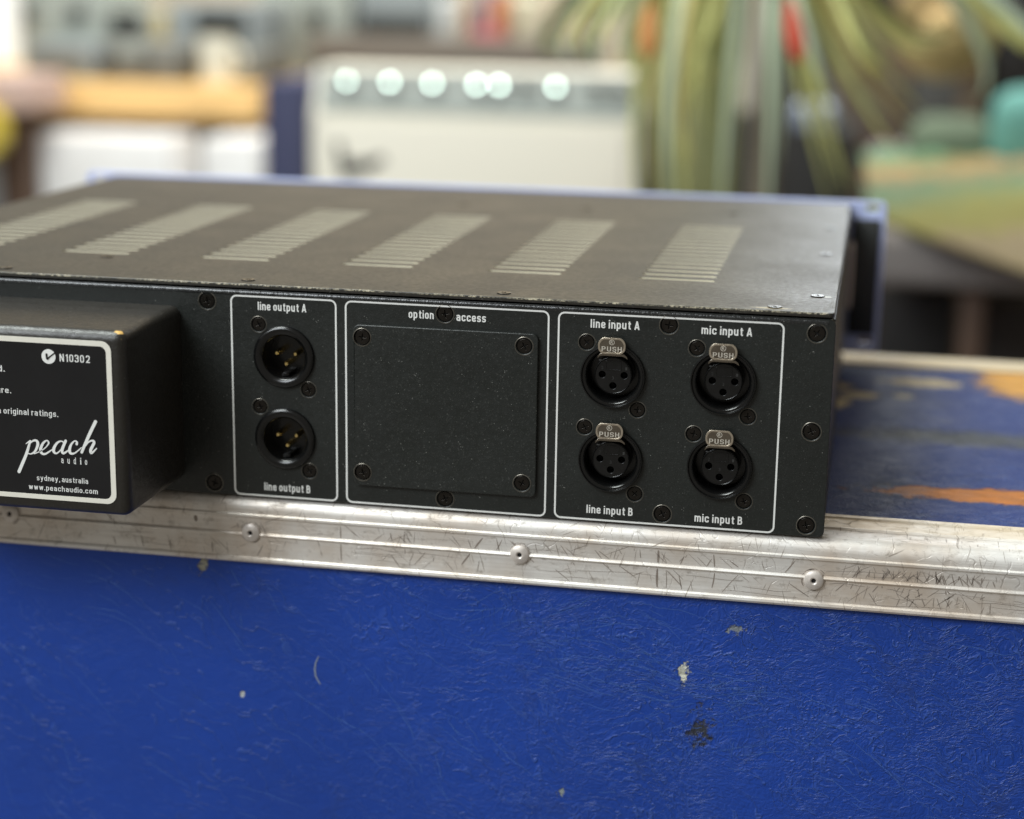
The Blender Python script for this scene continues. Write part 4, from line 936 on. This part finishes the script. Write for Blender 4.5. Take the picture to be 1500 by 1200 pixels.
LV = [(862, 846, 82, 36, 0, 1.5), (905, 888, 92, 36, 0, 1.4), (835, 818, 80, 44, 2, 1.7), (884, 870, 84, 46, 2, 1.7), (958, 938, 320, 44, 1, 1.5), (985, 962, 330, 30, 3, 1.35), (972, 948, 230, 26, 2, 1.6),
      (1000, 985, 330, 50, 0, 1.3), (1022, 1002, 360, 42, 1, 1.5), (1040, 1030, 200, 36, 1, 1.45), (1062, 1038, 300, 40, 2, 1.6), (1082, 1050, 400, 42, 0, 1.3), (1060, 990, 160, 32, 1, 1.4),
      (1132, 1120, 400, 42, 0, 1.25), (1150, 1222, 320, 34, 1, 1.4), (1168, 1248, 300, 40, 1, 1.3), (1190, 1318, 225, 46, 1, 1.35), (1212, 1338, 190, 42, 3, 1.45), (1235, 1352, 165, 30, 1, 1.55), (1140, 1188, 150, 26, 2, 1.6),
      (1258, 1370, 70, 34, 1, 1.5), (1290, 1400, 40, 34, 2, 1.6), (1398, 1432, 145, 46, 0, 1.5), (1428, 1500, 70, 34, 1, 1.4), (1452, 1540, 120, 44, 1, 1.4), (1030, 1046, 120, 44, 3, 1.65), (985, 1000, 160, 50, 1, 1.7), (935, 925, 70, 30, 0, 1.55),
      (1010, 1016, 250, 26, 3, 1.2), (1092, 1080, 180, 30, 1, 1.55), (1225, 1290, 110, 26, 1, 1.2)]
for (a, b_, c__, d, m_, Y) in LV:
    leaf(a, b_, c__, d, m_, Y)
    j1, j2 = random.uniform(-16, 16), random.uniform(-14, 20) * (1 if c__ > 120 else 0.3)
    leaf(a + j1, b_ + j1 * 1.5 * (0.4 if a < 930 else 1), c__ * random.uniform(0.5, 0.95), d * random.uniform(0.45, 0.9), random.choice((0, 1, 1, 3)), Y + random.uniform(-0.12, 0.15))
put('trunk', lathe([(0.022, 0), (0.019, 0.3), (0.016, crown.z - FZ - 0.1), (0.012, crown.z - FZ + 0.03), (0, crown.z - FZ + 0.04)], 16, 'z'), c_('grey_bark', (0.22, 0.19, 0.14), 0.8, 0, 0.3, 80), plant, (crown.x, YP + 0.32, FZ))
put('pot', lathe([(0, 0), (0.10, 0), (0.13, 0.20), (0.14, 0.20), (0.14, 0.22), (0.12, 0.22), (0.115, 0.18), (0, 0.18)], 32, 'z'), c_('terracotta', (0.40, 0.19, 0.11)), plant, (crown.x, YP + 0.32, FZ))

# right hand side: straw hat on a stand, cushion, striped blanket over a bench
YH = 2.6
hp = at(1385, 40, YH)
hat = thing('straw_hat', 'tan straw hat hanging on a brown post at the upper right', 'hat', tuple(hp))
M['strawh'] = c_('straw', (0.46, 0.33, 0.15), 0.8, 0, 0.25, 60)
def dome(name, prof_, mat, parent, loc, rot):
    o = put(name, lathe(prof_, 32), mat, parent, loc); o.rotation_euler = rot; return o
dome('brim', [(0.045, 0.0), (0.075, 0.004), (0.095, 0.012), (0.096, 0.009), (0.075, 0.0), (0.045, -0.004)], M['strawh'], hat, hp, (R(15), R(20), R(10)))
dome('hat_crown', [(0.047, 0.0), (0.040, -0.040), (0.030, -0.052), (0, -0.055)], M['strawh'], hat, hp, (R(15), R(20), R(10)))
dome('hat_band', [(0.0475, -0.002), (0.0460, -0.016), (0.044, -0.016)], c_('brown_ribbon', (0.14, 0.08, 0.03)), hat, hp, (R(15), R(20), R(10)))
pp = at(1425, 120, YH + 0.1)
hs = thing('hat_post', 'dull brown post standing below the straw hat', 'post', (pp.x, YH + 0.1, FZ))
box('post', pp.x - 0.022, pp.x + 0.022, YH + 0.08, YH + 0.13, FZ, 0.30, c_('brown_post', (0.12, 0.085, 0.055)), hs, 0.004)
box('post_base', pp.x - 0.12, pp.x + 0.12, YH + 0.0, YH + 0.22, FZ, FZ + 0.02, c_('brown_base', (0.12, 0.085, 0.055)), hs, 0.004)
box('peg', pp.x - 0.07, pp.x - 0.0225, YH + 0.09, YH + 0.11, 0.20, 0.215, c_('brown_peg', (0.12, 0.085, 0.055)), hs, 0.002)
hd = rbox('headrest_cabinet', 1450, 1600, -60, 150, 3.05, 0.3, c_('black_lacquer', (0.012, 0.010, 0.010), 0.4), None, 0.006, FZ); hd.name = 'black_cabinet'; tag(hd, 'black cabinet in the upper right corner behind the teal cushion', 'cabinet')
# bench
Yb = 1.55
bz1 = at(1380, 345, Yb).z; bz0 = at(1380, 425, Yb).z; bx0 = at(1296, 380, Yb).x; bx1 = at(1660, 380, Yb).x
ben = thing('upholstered_bench', 'grey padded bench with dark legs on the right behind the case', 'bench', ((bx0 + bx1) / 2, Yb + 0.3, FZ))
box('seat', bx0 - 0.03, bx1, Yb, Yb + 1.25, bz0, bz1, c_('warm_grey_fabric', (0.24, 0.215, 0.205), 0.85), ben, 0.02, 4)
for (x, y) in ((at(1425, 450, Yb + 0.05).x, Yb + 0.04), (bx1 - 0.06, Yb + 0.04), (bx0, Yb + 1.15), (bx1 - 0.06, Yb + 1.15)):
    box('leg', x - 0.014, x + 0.014, y, y + 0.03, FZ, bz0 - 0.0005, M['brown'], ben, 0.003)
blackbox('black_case', 'black box standing under the grey bench', 'box', 1290, 1408, 436, Yb + 0.35, 0.3, bk)
tag(rbox('dark_carton', 1436, 1600, 455, 560, Yb + 0.45, 0.2, c_('dark_brown_card', (0.05, 0.04, 0.033)), None, 0.005, FZ), 'dark brown carton under the bench at the right edge', 'box')
# striped blanket: separate bands would not come apart, so one draped sheet with woven stripes
bl = NT('striped_blanket'); P = bl.pos()
sep = bl.n('ShaderNodeSeparateXYZ'); bl.l(P, sep.inputs[0])
uvn = bl.n('ShaderNodeUVMap'); uvn.uv_map = 'UVMap'; suv = bl.n('ShaderNodeSeparateXYZ'); bl.l(uvn.outputs[0], suv.inputs[0])
v = bl.math('ADD', suv.outputs['Y'], bl.math('MULTIPLY', bl.math('SUBTRACT', bl.noise(P, 3.2, 4), 0.5), 0.5))
v = bl.math('ADD', v, bl.math('MULTIPLY', bl.math('SUBTRACT', 0.5, suv.outputs['X']), 0.5))
cr2 = bl.n('ShaderNodeValToRGB'); bl.l(v, cr2.inputs[0])
els = [(0.0, (0.22, 0.17, 0.09)), (0.10, (0.20, 0.18, 0.04)), (0.36, (0.21, 0.21, 0.05)), (0.46, (0.12, 0.19, 0.11)), (0.58, (0.10, 0.17, 0.09)), (0.66, (0.25, 0.19, 0.10)), (0.84, (0.36, 0.24, 0.10)), (0.92, (0.12, 0.17, 0.08)), (1.0, (0.13, 0.26, 0.15))]
e = cr2.color_ramp.elements
e[0].position, e[0].color = els[0][0], (*els[0][1], 1); e[1].position, e[1].color = els[-1][0], (*els[-1][1], 1)
for p_, c__ in els[1:-1]: q = e.new(p_); q.color = (*c__, 1)
bl.setp(cr2.outputs[0], 0.85)
def onz(px, py, z):
    r = CR @ Vector(((px - 750) / FPX, -(py - 600) / FPX, -1)); return CAM_LOC + r * ((z - CAM_LOC.z) / r.z)
qa, qb, qc, qd = [onz(a, b_, bz1) for a, b_ in ((1270, 322), (1560, 425), (1640, 236), (1262, 236))]
vs, fs = [], []; nx, ny = 26, 30
for i in range(nx + 1):
    for j in range(ny + 1):
        u_, v_ = i / nx, j / ny
        p = (qa * (1 - u_) + qb * u_) * (1 - v_) + (qd * (1 - u_) + qc * u_) * v_
        vs.append((p.x, p.y, bz1 + 0.008 + (0.012 * math.sin(i * 0.8 + j * 0.5) ** 2 + 0.004 * math.sin(j * 1.3)) * min(1, j / 6)))
for i in range(nx):
    for j in range(ny): a = i * (ny + 1) + j; fs.append((a, a + ny + 1, a + ny + 2, a + 1))
me = bpy.data.meshes.new('blanket'); me.from_pydata(vs, [], fs); finish(me, 70)
uvl = me.uv_layers.new(name='UVMap')
for l_ in me.loops: uvl.data[l_.index].uv = ((l_.vertex_index // (ny + 1)) / nx, (l_.vertex_index % (ny + 1)) / ny)
o = put('striped_blanket', me, bl.m); sm = o.modifiers.new('thickness', 'SOLIDIFY'); sm.thickness = 0.006; sm.offset = -1
tag(o, 'green, yellow and orange striped blanket spread over the grey bench', 'blanket')
cu_ = box_me(0.16, 0.10, 0.15, 0.045, 5); o = put('teal_cushion', cu_, c_('teal_fabric', (0.13, 0.34, 0.31), 0.85), None, at(1522, 196, 2.45)); tag(o, 'teal cushion at the right edge above the striped blanket', 'cushion')

gcp = at(1392, 222, 2.5)
gc = put('green_cushion', box_me(0.15, 0.12, 0.12, 0.045, 5), c_('grey_green_fabric', (0.12, 0.16, 0.11), 0.85, 0, 0.3), None, gcp); tag(gc, 'grey green cushion behind the striped blanket, left of the teal one', 'cushion')
box('side_piping', xb + 0.0005, xb + 0.012, YA + 0.004, YA + 0.13, FZ + 0.03, za - 0.003, K, amp, 0.003)
